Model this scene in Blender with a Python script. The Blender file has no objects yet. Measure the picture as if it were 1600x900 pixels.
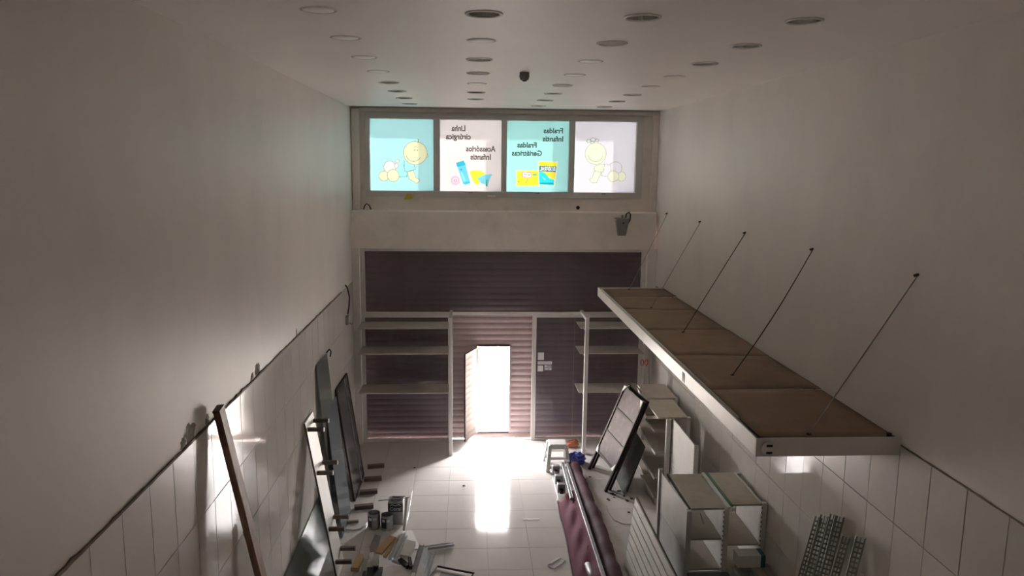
import bpy, bmesh, math, random
import numpy as np
from mathutils import Vector, Matrix
random.seed(7)
rng = np.random.default_rng(7)
scene = bpy.context.scene
COL = scene.collection

# ------------------------------------------------------------------ camera
cam_d = bpy.data.cameras.new('camera'); cam_d.sensor_width = 36.0; cam_d.lens = 27.0
cam_d.clip_start = 0.05; cam_d.clip_end = 300
cam = bpy.data.objects.new('camera', cam_d); COL.objects.link(cam)
YAW, PITCH, ROLL = map(math.radians, (3.255, 9.079, 0.63))
cam.matrix_world = (Matrix.Translation((0, 0, 5.4)) @ Matrix.Rotation(-YAW, 4, 'Z')
                    @ Matrix.Rotation(math.pi / 2 - PITCH, 4, 'X') @ Matrix.Rotation(ROLL, 4, 'Z'))
scene.camera = cam

# ------------------------------------------------------------------ sky, sun, exposure
SKY = 54.0
world = bpy.data.worlds.new('hazy_sky'); scene.world = world; world.use_nodes = True
bg = world.node_tree.nodes['Background']
bg.inputs['Color'].default_value = (1.0, 0.965, 0.955, 1); bg.inputs['Strength'].default_value = SKY
sun_d = bpy.data.lights.new('sun', 'SUN'); sun_d.energy = 760.0; sun_d.angle = math.radians(0.6)
sun_d.color = (1.0, 0.95, 0.86)
sun = bpy.data.objects.new('sun', sun_d); COL.objects.link(sun)
sun.rotation_euler = Vector((-0.95, -0.15, -0.80)).to_track_quat('-Z', 'Y').to_euler()
sun.location = (8, 20, 9)
# portal in the open wicket door: gives no light itself, only guides the sky sampling
por_d = bpy.data.lights.new('door_portal', 'AREA'); por_d.shape = 'RECTANGLE'; por_d.size = 0.66; por_d.size_y = 1.78
por_d.cycles.is_portal = True
por = bpy.data.objects.new('door_portal', por_d); COL.objects.link(por)
por.location = (0.485, 14.80, 1.0); por.rotation_euler = (-math.pi / 2, 0, 0)

vs = scene.view_settings
vs.view_transform = 'Standard'; vs.look = 'None'; vs.gamma = 1.0; vs.use_curve_mapping = False
vs.exposure = 0.5
scene.cycles.max_bounces = 16; scene.cycles.diffuse_bounces = 10; scene.cycles.glossy_bounces = 6
scene.cycles.transparent_max_bounces = 16

# ------------------------------------------------------------------ helpers
def lin(r, g, b):
    f = lambda c: (c / 255 / 12.92) if c / 255 <= 0.04045 else ((c / 255 + 0.055) / 1.055) ** 2.4
    return (f(r), f(g), f(b))

def mat(name, c, rough=0.5, metal=0.0, var=0.0, scale=3.0, bump=0.0, bscale=40.0, stain=None, stain_amt=0.0, stain_scale=1.5, spec=0.5, rvar=0.0, coord='Object', stretch=(1, 1, 1), tint_rand=0.0):
    m = bpy.data.materials.new(name); m.use_nodes = True
    nt = m.node_tree; N = nt.nodes; L = nt.links
    b = N['Principled BSDF']
    b.inputs['Base Color'].default_value = (*c, 1); b.inputs['Roughness'].default_value = rough
    b.inputs['Metallic'].default_value = metal; b.inputs['Specular IOR Level'].default_value = spec
    if var or bump or stain or rvar or tint_rand:
        tc = N.new('ShaderNodeTexCoord'); mp = N.new('ShaderNodeMapping'); mp.inputs['Scale'].default_value = stretch
        if coord == 'World':
            g = N.new('ShaderNodeNewGeometry'); L.new(g.outputs['Position'], mp.inputs['Vector'])
        else:
            L.new(tc.outputs[coord], mp.inputs['Vector'])
        V = mp.outputs['Vector']
    col = None
    if var:
        n = N.new('ShaderNodeTexNoise'); n.inputs['Scale'].default_value = scale; n.inputs['Detail'].default_value = 6
        L.new(V, n.inputs['Vector'])
        mr = N.new('ShaderNodeMapRange'); mr.inputs['From Min'].default_value = 0.3; mr.inputs['From Max'].default_value = 0.7
        mr.inputs['To Min'].default_value = 1 - var; mr.inputs['To Max'].default_value = 1 + var
        L.new(n.outputs['Fac'], mr.inputs['Value'])
        mx = N.new('ShaderNodeMix'); mx.data_type = 'RGBA'; mx.blend_type = 'MULTIPLY'; mx.inputs['Factor'].default_value = 1
        mx.inputs['A'].default_value = (*c, 1); L.new(mr.outputs['Result'], mx.inputs['B'])
        col = mx.outputs['Result']
    if stain:
        n2 = N.new('ShaderNodeTexNoise'); n2.inputs['Scale'].default_value = stain_scale; n2.inputs['Detail'].default_value = 8; n2.inputs['Roughness'].default_value = 0.7
        L.new(V, n2.inputs['Vector'])
        mr2 = N.new('ShaderNodeMapRange'); mr2.inputs['From Min'].default_value = 0.52; mr2.inputs['From Max'].default_value = 0.75
        mr2.inputs['To Min'].default_value = 0; mr2.inputs['To Max'].default_value = stain_amt
        L.new(n2.outputs['Fac'], mr2.inputs['Value'])
        mx2 = N.new('ShaderNodeMix'); mx2.data_type = 'RGBA'
        L.new(mr2.outputs['Result'], mx2.inputs['Factor'])
        if col: L.new(col, mx2.inputs['A'])
        else: mx2.inputs['A'].default_value = (*c, 1)
        mx2.inputs['B'].default_value = (*stain, 1); col = mx2.outputs['Result']
    if tint_rand:
        oi = N.new('ShaderNodeObjectInfo'); mr4 = N.new('ShaderNodeMapRange')
        mr4.inputs['To Min'].default_value = 1 - tint_rand; mr4.inputs['To Max'].default_value = 1 + tint_rand
        L.new(oi.outputs['Random'], mr4.inputs['Value'])
        mx4 = N.new('ShaderNodeMix'); mx4.data_type = 'RGBA'; mx4.blend_type = 'MULTIPLY'; mx4.inputs['Factor'].default_value = 1
        if col: L.new(col, mx4.inputs['A'])
        else: mx4.inputs['A'].default_value = (*c, 1)
        L.new(mr4.outputs['Result'], mx4.inputs['B']); col = mx4.outputs['Result']
    if col: L.new(col, b.inputs['Base Color'])
    if rvar:
        n5 = N.new('ShaderNodeTexNoise'); n5.inputs['Scale'].default_value = 2.2; n5.inputs['Detail'].default_value = 5
        L.new(V, n5.inputs['Vector'])
        mr5 = N.new('ShaderNodeMapRange'); mr5.inputs['To Min'].default_value = max(0.01, rough - rvar); mr5.inputs['To Max'].default_value = rough + rvar
        L.new(n5.outputs['Fac'], mr5.inputs['Value']); L.new(mr5.outputs['Result'], b.inputs['Roughness'])
    if bump:
        n3 = N.new('ShaderNodeTexNoise'); n3.inputs['Scale'].default_value = bscale; n3.inputs['Detail'].default_value = 4
        L.new(V, n3.inputs['Vector'])
        bp = N.new('ShaderNodeBump'); bp.inputs['Strength'].default_value = bump; bp.inputs['Distance'].default_value = 0.01
        L.new(n3.outputs['Fac'], bp.inputs['Height']); L.new(bp.outputs['Normal'], b.inputs['Normal'])
    return m

def glass(name, tint, rough=0.02, dust_haze=0.0, dust_haze_col=(0.6, 0.6, 0.6)):
    m = bpy.data.materials.new(name); m.use_nodes = True
    nt = m.node_tree; N = nt.nodes; L = nt.links; N.remove(N['Principled BSDF'])
    out = N['Material Output']
    tr = N.new('ShaderNodeBsdfTransparent'); tr.inputs['Color'].default_value = (*tint, 1)
    gl = N.new('ShaderNodeBsdfGlossy'); gl.inputs['Roughness'].default_value = rough
    fr = N.new('ShaderNodeFresnel'); fr.inputs['IOR'].default_value = 1.45
    mx = N.new('ShaderNodeMixShader'); L.new(fr.outputs['Fac'], mx.inputs['Fac']); L.new(tr.outputs[0], mx.inputs[1]); L.new(gl.outputs[0], mx.inputs[2])
    last = mx
    if dust_haze:
        df = N.new('ShaderNodeBsdfDiffuse'); df.inputs['Color'].default_value = (*dust_haze_col, 1)
        n = N.new('ShaderNodeTexNoise'); n.inputs['Scale'].default_value = 3.0; n.inputs['Detail'].default_value = 6
        tc = N.new('ShaderNodeTexCoord'); L.new(tc.outputs['Object'], n.inputs['Vector'])
        mr = N.new('ShaderNodeMapRange'); mr.inputs['From Min'].default_value = 0.3; mr.inputs['From Max'].default_value = 0.75
        mr.inputs['To Min'].default_value = dust_haze * 0.9; mr.inputs['To Max'].default_value = dust_haze * 1.1
        L.new(n.outputs['Fac'], mr.inputs['Value'])
        m2 = N.new('ShaderNodeMixShader'); L.new(mr.outputs['Result'], m2.inputs['Fac']); L.new(last.outputs[0], m2.inputs[1]); L.new(df.outputs[0], m2.inputs[2])
        last = m2
    L.new(last.outputs[0], out.inputs['Surface'])
    return m

def ink(name, c):
    m = bpy.data.materials.new(name); m.use_nodes = True
    N = m.node_tree.nodes; N.remove(N['Principled BSDF'])
    t = N.new('ShaderNodeBsdfTransparent'); t.inputs['Color'].default_value = (*c, 1)
    m.node_tree.links.new(t.outputs[0], N['Material Output'].inputs['Surface'])
    return m

def origin(o):
    v = Vector((0, 0, 0))
    while o is not None:
        v += o.location; o = o.parent
    return v

def tag(o, label=None, cat=None, group=None, kind=None):
    if label: o['label'] = label
    if cat: o['category'] = cat
    if group: o['group'] = group
    if kind: o['kind'] = kind
    return o

def thing(name, loc, label=None, cat=None, group=None, kind=None):
    o = bpy.data.objects.new(name, None); COL.objects.link(o); o.location = loc; o.empty_display_size = 0.1
    return tag(o, label, cat, group, kind)

def mesh(name, verts, faces, m, parent=None, smooth=False, loc=None):
    """verts in world coordinates; stored relative to the parent's origin (or to loc)."""
    off = Vector(loc) if loc is not None else (origin(parent) if parent else Vector((0, 0, 0)))
    me = bpy.data.meshes.new(name)
    me.from_pydata([tuple(Vector(v) - off) for v in verts], [], faces)
    bm = bmesh.new(); bm.from_mesh(me); bmesh.ops.recalc_face_normals(bm, faces=bm.faces); bm.to_mesh(me); bm.free()
    if smooth:
        me.polygons.foreach_set('use_smooth', [True] * len(me.polygons))
    if m: me.materials.append(m)
    o = bpy.data.objects.new(name, me); COL.objects.link(o)
    if parent: o.parent = parent
    if loc is not None: o.location = off - (origin(parent) if parent else Vector((0, 0, 0)))
    return o

CUBE_F = [(0, 1, 3, 2), (4, 6, 7, 5), (0, 4, 5, 1), (2, 3, 7, 6), (0, 2, 6, 4), (1, 5, 7, 3)]
def box_vf(x0, x1, y0, y1, z0, z1):
    return [(x, y, z) for x in (x0, x1) for y in (y0, y1) for z in (z0, z1)], CUBE_F

def join(*vfs):
    V, F = [], []
    for v, f in vfs:
        n = len(V); V += list(v); F += [tuple(i + n for i in q) for q in f]
    return V, F

def bevel(o, w=0.004, seg=2):
    md = o.modifiers.new('bevel', 'BEVEL'); md.width = w; md.segments = seg; md.limit_method = 'ANGLE'
    return o

def box(name, x0, x1, y0, y1, z0, z1, m, parent=None, bv=0.0):
    v, f = box_vf(x0, x1, y0, y1, z0, z1)
    o = mesh(name, v, f, m, parent)
    return bevel(o, bv) if bv else o

def frame_axes(p, q, up=(0, 0, 1)):
    d = (Vector(q) - Vector(p)); L = d.length; d.normalize()
    u = Vector(up)
    if abs(d.dot(u)) > 0.98: u = Vector((0, 1, 0))
    s = d.cross(u).normalized(); t = s.cross(d).normalized()
    return d, s, t, L

def bar_vf(p, q, w, h, up=(0, 0, 1)):
    """solid bar p->q, w across (horizontal side), h along 'up'."""
    d, s, t, L = frame_axes(p, q, up); p, q = Vector(p), Vector(q)
    V = [e + s * a * w / 2 + t * b * h / 2 for e in (p, q) for a in (-1, 1) for b in (-1, 1)]
    return [tuple(v) for v in V], CUBE_F

def bar(name, p, q, w, h, m, parent=None, up=(0, 0, 1), bv=0.0):
    v, f = bar_vf(p, q, w, h, up); o = mesh(name, v, f, m, parent)
    return bevel(o, bv) if bv else o

def prism_vf(p, q, prof, up=(0, 0, 1)):
    """extrude a 2D profile [(s,t)...] (closed polygon) from p to q."""
    d, s, t, L = frame_axes(p, q, up); n = len(prof)
    V = [tuple(Vector(e) + s * a + t * b) for e in (p, q) for a, b in prof]
    F = [tuple(range(n)), tuple(range(2 * n - 1, n - 1, -1))] + [(i, (i + 1) % n, n + (i + 1) % n, n + i) for i in range(n)]
    return V, F

def channel(w, h, t):
    return [(-w/2, h), (-w/2, 0), (w/2, 0), (w/2, h), (w/2 - t, h), (w/2 - t, t), (-w/2 + t, t), (-w/2 + t, h)]

def lshape(w, h, t):
    return [(0, 0), (w, 0), (w, t), (t, t), (t, h), (0, h)]

def tube_vf(pts, r, n=8):
    pts = [Vector(p) for p in pts]; V, F = [], []
    prev = None
    for i, p in enumerate(pts):
        d = (pts[min(i + 1, len(pts) - 1)] - pts[max(i - 1, 0)]).normalized()
        if prev is None:
            u = Vector((0, 0, 1)) if abs(d.z) < 0.9 else Vector((1, 0, 0))
            s = d.cross(u).normalized()
        else:
            s = (prev - d * prev.dot(d)).normalized()
        prev = s; t = d.cross(s)
        rr = r[i] if isinstance(r, (list, tuple)) else r
        for k in range(n):
            a = 2 * math.pi * k / n; V.append(tuple(p + s * math.cos(a) * rr + t * math.sin(a) * rr))
    for i in range(len(pts) - 1):
        for k in range(n):
            F.append((i * n + k, i * n + (k + 1) % n, (i + 1) * n + (k + 1) % n, (i + 1) * n + k))
    F.append(tuple(range(n - 1, -1, -1))); F.append(tuple(range((len(pts) - 1) * n, len(pts) * n)))
    return V, F

def tube(name, pts, r, m, parent=None, n=8):
    v, f = tube_vf(pts, r, n); return mesh(name, v, f, m, parent, smooth=True)

def lathe_vf(prof, c, n=24, cap=True):
    V, F = [], []
    for r, z in prof:
        for k in range(n):
            a = 2 * math.pi * k / n; V.append((c[0] + r * math.cos(a), c[1] + r * math.sin(a), c[2] + z))
    for i in range(len(prof) - 1):
        for k in range(n):
            F.append((i * n + k, i * n + (k + 1) % n, (i + 1) * n + (k + 1) % n, (i + 1) * n + k))
    if cap:
        F.append(tuple(range(n))); F.append(tuple(range((len(prof) - 1) * n, len(prof) * n)))
    return V, F

def plate_vf(c4, t):
    a, b, c, d = [Vector(v) for v in c4]; n = (b - a).cross(d - a).normalized() * t / 2
    V = [tuple(v + n) for v in (a, b, c, d)] + [tuple(v - n) for v in (a, b, c, d)]
    return V, [(0, 1, 2, 3), (7, 6, 5, 4), (0, 4, 5, 1), (1, 5, 6, 2), (2, 6, 7, 3), (3, 7, 4, 0)]

def plate(name, c4, t, m, parent=None, bv=0.0):
    v, f = plate_vf(c4, t); o = mesh(name, v, f, m, parent)
    return bevel(o, bv) if bv else o

def lerp(a, b, t): return tuple(a[i] + (b[i] - a[i]) * t for i in range(3))

ORD = ['first', 'second', 'third', 'fourth', 'fifth', 'sixth', 'seventh', 'eighth']

# ------------------------------------------------------------------ materials
M = {}
M['paint'] = mat('wall_paint', (0.82, 0.775, 0.735), 0.42, var=0.035, scale=1.3, stain=(0.55, 0.52, 0.47), stain_amt=0.22, stain_scale=0.9, bump=0.05, bscale=18, coord='World', stretch=(1, 1, 0.6))
M['ceil'] = mat('ceiling_paint', (0.84, 0.795, 0.76), 0.45, var=0.025, scale=1.0, coord='World', bump=0.03, bscale=12)
M['front'] = mat('front_wall_paint', (0.80, 0.74, 0.69), 0.6, var=0.06, scale=2.0, stain=(0.42, 0.39, 0.34), stain_amt=0.3, stain_scale=2.5, coord='World')
M['tile'] = mat('wall_tile_glaze', (0.70, 0.675, 0.635), 0.08, var=0.03, scale=2.0, stain=(0.5, 0.46, 0.40), stain_amt=0.25, stain_scale=2.0, coord='World', rvar=0.04, tint_rand=0.03)
M['grout'] = mat('grout', (0.24, 0.21, 0.18), 0.9)
M['ftile'] = mat('floor_porcelain', (0.62, 0.59, 0.575), 0.09, var=0.03, scale=2.5, stain=(0.50, 0.46, 0.41), stain_amt=0.3, stain_scale=1.8, coord='World', rvar=0.04, tint_rand=0.02)
M['edge2'] = mat('dark_tile_edge', (0.22, 0.18, 0.14), 0.8, var=0.3, scale=8, coord='World')
M['fgrout'] = mat('floor_grout', (0.46, 0.43, 0.40), 0.9)
M['scar'] = mat('chipped_plaster', (0.30, 0.27, 0.23), 0.9, var=0.3, scale=20, coord='World')
M['edge'] = mat('brown_tile_edge', (0.13, 0.085, 0.055), 0.8, var=0.3, scale=8, coord='World')
M['alu_frame'] = mat('window_aluminium', (0.62, 0.605, 0.59), 0.5, 0.0)
M['white_frame'] = mat('white_frame', (0.66, 0.64, 0.62), 0.4, var=0.04, scale=6)
M['white_pnt'] = mat('white_enamel', (0.70, 0.68, 0.65), 0.35, var=0.04, scale=4, stain=(0.45, 0.41, 0.36), stain_amt=0.25, stain_scale=3)
M['shelf_white'] = mat('shelf_enamel', (0.66, 0.64, 0.61), 0.45, var=0.05, scale=4, stain=(0.40, 0.36, 0.31), stain_amt=0.35, stain_scale=3)
M['shelf_dust'] = mat('dusty_shelf_top', (0.46, 0.42, 0.36), 0.6, var=0.08, scale=5, stain=(0.32, 0.28, 0.23), stain_amt=0.4, stain_scale=4)
M['hardboard'] = mat('hardboard', (0.21, 0.14, 0.09), 0.85, var=0.12, scale=2.5, stain=(0.10, 0.07, 0.05), stain_amt=0.5, stain_scale=1.5, tint_rand=0.06)
M['dark_rim'] = mat('dark_rim', (0.03, 0.025, 0.02), 0.7)
M['shutter'] = mat('shutter_steel', (0.46, 0.36, 0.36), 0.45, 0.0, var=0.1, scale=3, stain=(0.40, 0.28, 0.24), stain_amt=0.4, stain_scale=3)
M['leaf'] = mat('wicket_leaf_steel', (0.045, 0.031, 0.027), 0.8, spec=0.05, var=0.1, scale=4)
M['brownwood'] = mat('brown_plank', (0.19, 0.095, 0.055), 0.55, var=0.25, scale=3, stretch=(8, 8, 1), coord='Object')
M['greywood'] = mat('weathered_wood', (0.27, 0.22, 0.17), 0.8, var=0.2, scale=4, stretch=(6, 6, 1))
M['peg'] = mat('dark_bracket_wood', (0.105, 0.075, 0.06), 0.6, var=0.2, scale=8)
M['yellow_wood'] = mat('raw_pine', (0.46, 0.31, 0.15), 0.7, var=0.15, scale=6)
M['card'] = mat('cardboard', (0.40, 0.27, 0.15), 0.85, var=0.1, scale=6)
M['alu'] = mat('bare_aluminium', (0.55, 0.55, 0.56), 0.32, 0.85, var=0.1, scale=8)
M['greymetal'] = mat('grey_metal', (0.30, 0.30, 0.31), 0.45, 0.6, var=0.1, scale=6)
M['galv'] = mat('galvanised_steel', (0.33, 0.32, 0.29), 0.5, 0.4, var=0.15, scale=10)
M['black'] = mat('black_rubber', (0.015, 0.015, 0.016), 0.6)
M['darkmetal'] = mat('dark_brown_metal', (0.035, 0.022, 0.02), 0.7, spec=0.2, var=0.2, scale=8)
M['film'] = mat('brown_film', (0.055, 0.036, 0.038), 0.6, spec=0.12, var=0.15, scale=5, stain=(0.35, 0.28, 0.25), stain_amt=0.35, stain_scale=6)
M['plastic'] = mat('white_plastic', (0.68, 0.67, 0.66), 0.4)
M['plastic_w'] = mat('white_corner_plastic', (0.62, 0.60, 0.56), 0.5)
M['maroon'] = mat('maroon_vinyl', (0.13, 0.028, 0.048), 0.85, spec=0.15, var=0.1, scale=8)
M['maroon_roll'] = mat('maroon_roll_vinyl', (0.085, 0.038, 0.048), 0.75, spec=0.2, var=0.2, scale=8)
M['blue'] = mat('blue_bag', (0.03, 0.045, 0.27), 0.35, var=0.2, scale=10)
M['orange'] = mat('orange_brick', (0.42, 0.14, 0.07), 0.75, var=0.2, scale=12)
M['orangep'] = mat('orange_plastic', (0.62, 0.13, 0.05), 0.4)
M['green'] = mat('green_edge', (0.015, 0.12, 0.06), 0.4)
M['teal'] = mat('teal_print', (0.01, 0.12, 0.12), 0.5)
M['greybox'] = mat('dark_grey_top', (0.12, 0.12, 0.12), 0.5, var=0.1, scale=6)
M['chrome'] = mat('lamp_reflector', (0.7, 0.69, 0.66), 0.22, 0.9)
M['lampring'] = mat('lamp_ring', (0.86, 0.84, 0.80), 0.2)
M['lampcup'] = mat('lamp_cup', (0.10, 0.09, 0.08), 0.5)
M['disc'] = mat('lamp_disc', (0.93, 0.91, 0.87), 0.3)
M['bulb'] = mat('bulb_glass', (0.8, 0.8, 0.78), 0.15)
M['can'] = mat('tin_can', (0.36, 0.36, 0.37), 0.35, 0.6, var=0.2, scale=9)
M['canlabel'] = mat('can_label', (0.03, 0.032, 0.045), 0.5, var=0.2, scale=14)
M['canwhite'] = mat('can_lettering', (0.6, 0.6, 0.62), 0.5)
M['paintin'] = mat('dried_paint', (0.10, 0.10, 0.11), 0.6, var=0.4, scale=14)
M['pave'] = mat('street_pavement', (0.78, 0.75, 0.71), 0.9, var=0.08, scale=2, coord='World')
M['facade'] = mat('street_facade', (0.62, 0.60, 0.56), 0.8)
M['paper'] = mat('paper', (0.72, 0.71, 0.70), 0.8)
M['greytext'] = mat('sticker_print', (0.30, 0.30, 0.31), 0.8)
M['yellow'] = mat('yellow_tape', (0.62, 0.50, 0.06), 0.6)
M['glass_store'] = glass('storefront_glass', (0.78, 0.75, 0.78), dust_haze=0.15, dust_haze_col=(0.50, 0.45, 0.49))  # dust layer here also paints in haze and glare over the shutter
M['glass_shelf'] = glass('shelf_glass', (0.72, 0.73, 0.71), dust_haze=0.62, dust_haze_col=(0.66, 0.62, 0.58))
M['glass_green'] = glass('green_sheet_glass', (0.66, 0.73, 0.70), rough=0.14, dust_haze=0.16, dust_haze_col=(0.52, 0.54, 0.51))
M['glass_blue'] = glass('blue_sheet_glass', (0.50, 0.58, 0.62), rough=0.10, dust_haze=0.22, dust_haze_col=(0.46, 0.50, 0.53))
M['smoked'] = mat('smoked_panel', (0.10, 0.097, 0.093), 0.22, var=0.25, scale=2.5, stain=(0.2, 0.19, 0.18), stain_amt=0.5, stain_scale=2)
M['ink_text'] = ink('lettering_ink', (0.17, 0.14, 0.13))

# ================================================================== THE SETTING
XL, XR, H = -2.2, 3.6, 6.435
YB, YF = -4.0, 14.46
# ---- floor with porcelain tiles
floor = tag(box('floor', XL - 0.2, XR + 0.2, YB - 0.2, 14.66, -0.2, -0.012, M['fgrout']), 'polished cream porcelain tile floor of the empty shop', None, None, 'structure')
def tile_mesh(name, a, b, t, c, m):
    """a x b tile in local XY, thickness t, chamfer c, facing +Z"""
    V = [(-a/2, -b/2, 0), (a/2, -b/2, 0), (a/2, b/2, 0), (-a/2, b/2, 0)]
    V += [(x, y, t - c) for x, y, _ in V[:4]]
    V += [(-a/2 + c, -b/2 + c, t), (a/2 - c, -b/2 + c, t), (a/2 - c, b/2 - c, t), (-a/2 + c, b/2 - c, t)]
    F = [(3, 2, 1, 0), (8, 9, 10, 11)]
    for i in range(4):
        j = (i + 1) % 4; F += [(i, j, 4 + j, 4 + i), (4 + i, 4 + j, 8 + j, 8 + i)]
    me = bpy.data.meshes.new(name); me.from_pydata(V, [], F); me.materials.append(m); return me
def put(me, name, loc, rot, parent):
    o = bpy.data.objects.new(name, me); COL.objects.link(o); o.parent = parent; o.location = loc; o.rotation_euler = rot; return o
fcache = {}
xj = [-2.195] + [-2.13 + 0.6 * k for k in range(0, 10)] + [3.595]
yj = [11.44 + 0.6 * k for k in range(-6, 6)] + [14.66]
for i in range(len(xj) - 1):
    for j in range(len(yj) - 1):
        a, b = xj[i + 1] - xj[i] - 0.004, yj[j + 1] - yj[j] - 0.004
        key = (round(a, 3), round(b, 3))
        if key not in fcache: fcache[key] = tile_mesh('floor_tile', a, b, 0.012, 0.0015, M['ftile'])
        put(fcache[key], 'tile', ((xj[i] + xj[i+1]) / 2, (yj[j] + yj[j+1]) / 2, -0.012 + random.uniform(-0.0004, 0.0)),
            (random.uniform(-.0008, .0008), random.uniform(-.0008, .0008), 0), floor)
box('rear_tiling', XL + 0.005, XR - 0.005, YB, yj[0] - 0.004, -0.012, 0.0, M['ftile'], floor)

# ---- side walls
wl = tag(box('wall_left', XL - 0.2, XL, YB - 0.2, 14.66, -0.012, H, M['paint']), 'off-white painted left wall with glossy tiles up to shoulder height of the shelves', None, None, 'structure')
wr = tag(box('wall_right', XR, XR + 0.2, YB - 0.2, 14.66, -0.012, H, M['paint']), 'off-white painted right wall with glossy tiles below the canopy', None, None, 'structure')
wb = tag(box('wall_back', XL, XR, YB - 0.2, YB, -0.012, H, M['paint']), 'plain rear wall behind the mezzanine', None, None, 'structure')
mz = tag(box('floor_mezzanine', XL, XR, YB, 0.45, 3.55, 3.8, M['ceil']), 'mezzanine slab the photograph is taken from', None, None, 'structure')
def wall_tiles(parent, X, sgn, joints, zs):
    cache = {}
    for i in range(len(joints) - 1):
        for j in range(len(zs) - 1):
            w, h = joints[i+1] - joints[i] - 0.0065, zs[j+1] - zs[j] - 0.0065
            key = (round(w, 3), round(h, 3))
            if key not in cache: cache[key] = tile_mesh('wall_tile', h, w, 0.009, 0.0015, M['tile'])
            put(cache[key], 'tile', (X + sgn * random.uniform(0, 0.0006), (joints[i] + joints[i+1]) / 2, (zs[j] + zs[j+1]) / 2),
                (random.uniform(-.003, .003), sgn * math.pi / 2 + random.uniform(-.0025, .0025), 0), parent)
ljo = [4.28 + 0.425 * k for k in range(-3, 24)] + [14.455]
rjo = [4.61 + 0.4355 * k for k in range(-3, 23)] + [14.455]
lzs = [0.0, 0.45, 1.137, 1.825, 2.515, 3.2]
rzs = [0.0, 0.37, 1.06, 1.752, 2.445, 3.13]
# grout beds the tiles sit in
box('grout_bed', XL - 0.001, XL + 0.004, ljo[0], 14.455, 0, 3.2, M['grout'], wl)
box('grout_bed', XR - 0.004, XR + 0.001, rjo[0], 14.455, 0, 3.13, M['grout'], wr)
wall_tiles(wl, XL, 1, ljo, lzs)
wall_tiles(wr, XR, -1, rjo, rzs)
def ragged_strip(name, X, depth, y0, y1, z, m, th=0.016):
    n = 160; V, F = [], []
    for i in range(n + 1):
        y = y0 + (y1 - y0) * i / n; t = th + rng.normal(0, 0.18 * th) + (0.7 * th if rng.random() < 0.06 else 0)
        b = -0.003 - abs(rng.normal(0, 0.002))
        V += [(X, y, z + b), (X, y, z + t), (X + depth, y, z + t), (X + depth, y, z + b)]
    for i in range(n):
        a, c = 4 * i, 4 * i + 4
        F += [(a + k, a + (k + 1) % 4, c + (k + 1) % 4, c + k) for k in range(4)]
    F += [(0, 1, 2, 3), (4 * n + 3, 4 * n + 2, 4 * n + 1, 4 * n)]
    return tag(mesh(name, V, F, m), None, None, None, 'structure')
ragged_strip('trim_1', XL, 0.013, ljo[0], 13.2, 3.2, M['edge'])  # dark brown ragged strip drawn along the tile top
ragged_strip('trim_2', XR, -0.0095, rjo[0], 14.4, 3.13, M['edge2'], 0.007)  # thinner dark strip, less strong than the left one
bpy.data.objects['trim_1']['label'] = 'ragged dark brown edge along the top of the left wall tiles'
bpy.data.objects['trim_2']['label'] = 'thin dark edge along the top of the right wall tiles'


# chipped plaster scars above the tile edge
def scar(c, ry, rz, seed, m):
    rr = random.Random(seed); n = 18; V = []
    for k in range(n):
        a = 2 * math.pi * k / n; q = rr.uniform(0.55, 1.15)
        V.append((XL + 0.003, c[0] + ry * q * math.cos(a), max(3.218, c[1] + rz * q * math.sin(a))))
    V += [(XL - 0.002, y, z) for _, y, z in V]
    F = [tuple(range(n)), tuple(range(2 * n - 1, n - 1, -1))] + [(k, (k + 1) % n, n + (k + 1) % n, n + k) for k in range(n)]
    o = mesh('plaster_scar', V, F, m, wl); o['label'] = 'chipped grey plaster patch'; return o
scar((5.95, 3.27), 0.14, 0.10, 21, M['scar']); scar((5.80, 3.25), 0.06, 0.07, 22, M['scar']); scar((7.88, 3.27), 0.10, 0.08, 23, M['scar'])
scar((7.70, 3.24), 0.05, 0.05, 24, M['scar']); scar((9.74, 3.25), 0.03, 0.06, 25, M['scar']); scar((6.35, 3.26), 0.05, 0.05, 26, M['scar'])

# ---- ceiling with round cut-outs, one per downlight
LX = [-1.03, 0.10, 1.21, 2.37]
LY = [5.55 + 1.165 * k for k in range(8)]
RC = 0.118
def ceiling_mesh():
    V, F = [], []
    xb = [XL] + [(LX[i] + LX[i+1]) / 2 for i in range(3)] + [XR]
    yb = [LY[0] - 0.58] + [(LY[i] + LY[i+1]) / 2 for i in range(7)] + [14.46]
    def quad(x0, x1, y0, y1):
        n = len(V); V.extend([(x0, y0, H), (x0, y1, H), (x1, y1, H), (x1, y0, H)]); F.append((n, n+1, n+2, n+3))
    quad(XL, XR, YB, yb[0])
    S = 32
    for i in range(4):
        for j in range(8):
            x0, x1, y0, y1 = xb[i], xb[i+1], yb[j], yb[j+1]
            if i == 1 and j == 7: quad(x0, x1, y0, y1); continue
            cx, cy = LX[i], LY[j]; n = len(V)
            for k in range(S):
                a = 2 * math.pi * k / S; c, s = math.cos(a), math.sin(a)
                V.append((cx + RC * c, cy + RC * s, H))
                # square perimeter point: corners fall on the multiples of 45 degrees
                m_ = max(abs(c), abs(s)); ux, uy = c / m_, s / m_
                V.append((cx + (ux * (x1 - cx) if ux > 0 else -ux * (x0 - cx)), cy + (uy * (y1 - cy) if uy > 0 else -uy * (y0 - cy)), H))
            for k in range(S):
                a, b = n + 2 * k, n + 2 * ((k + 1) % S); F.append((a, b, b + 1, a + 1))
    return V, F
cv, cf = ceiling_mesh()
ceil = tag(mesh('ceiling', cv, cf, M['ceil']), 'white plaster ceiling with rows of round downlight holes', None, None, 'structure')
box('slab', XL - 0.2, XR + 0.2, YB - 0.2, 14.94, H + 0.3, H + 0.45, M['facade'], ceil)
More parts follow.
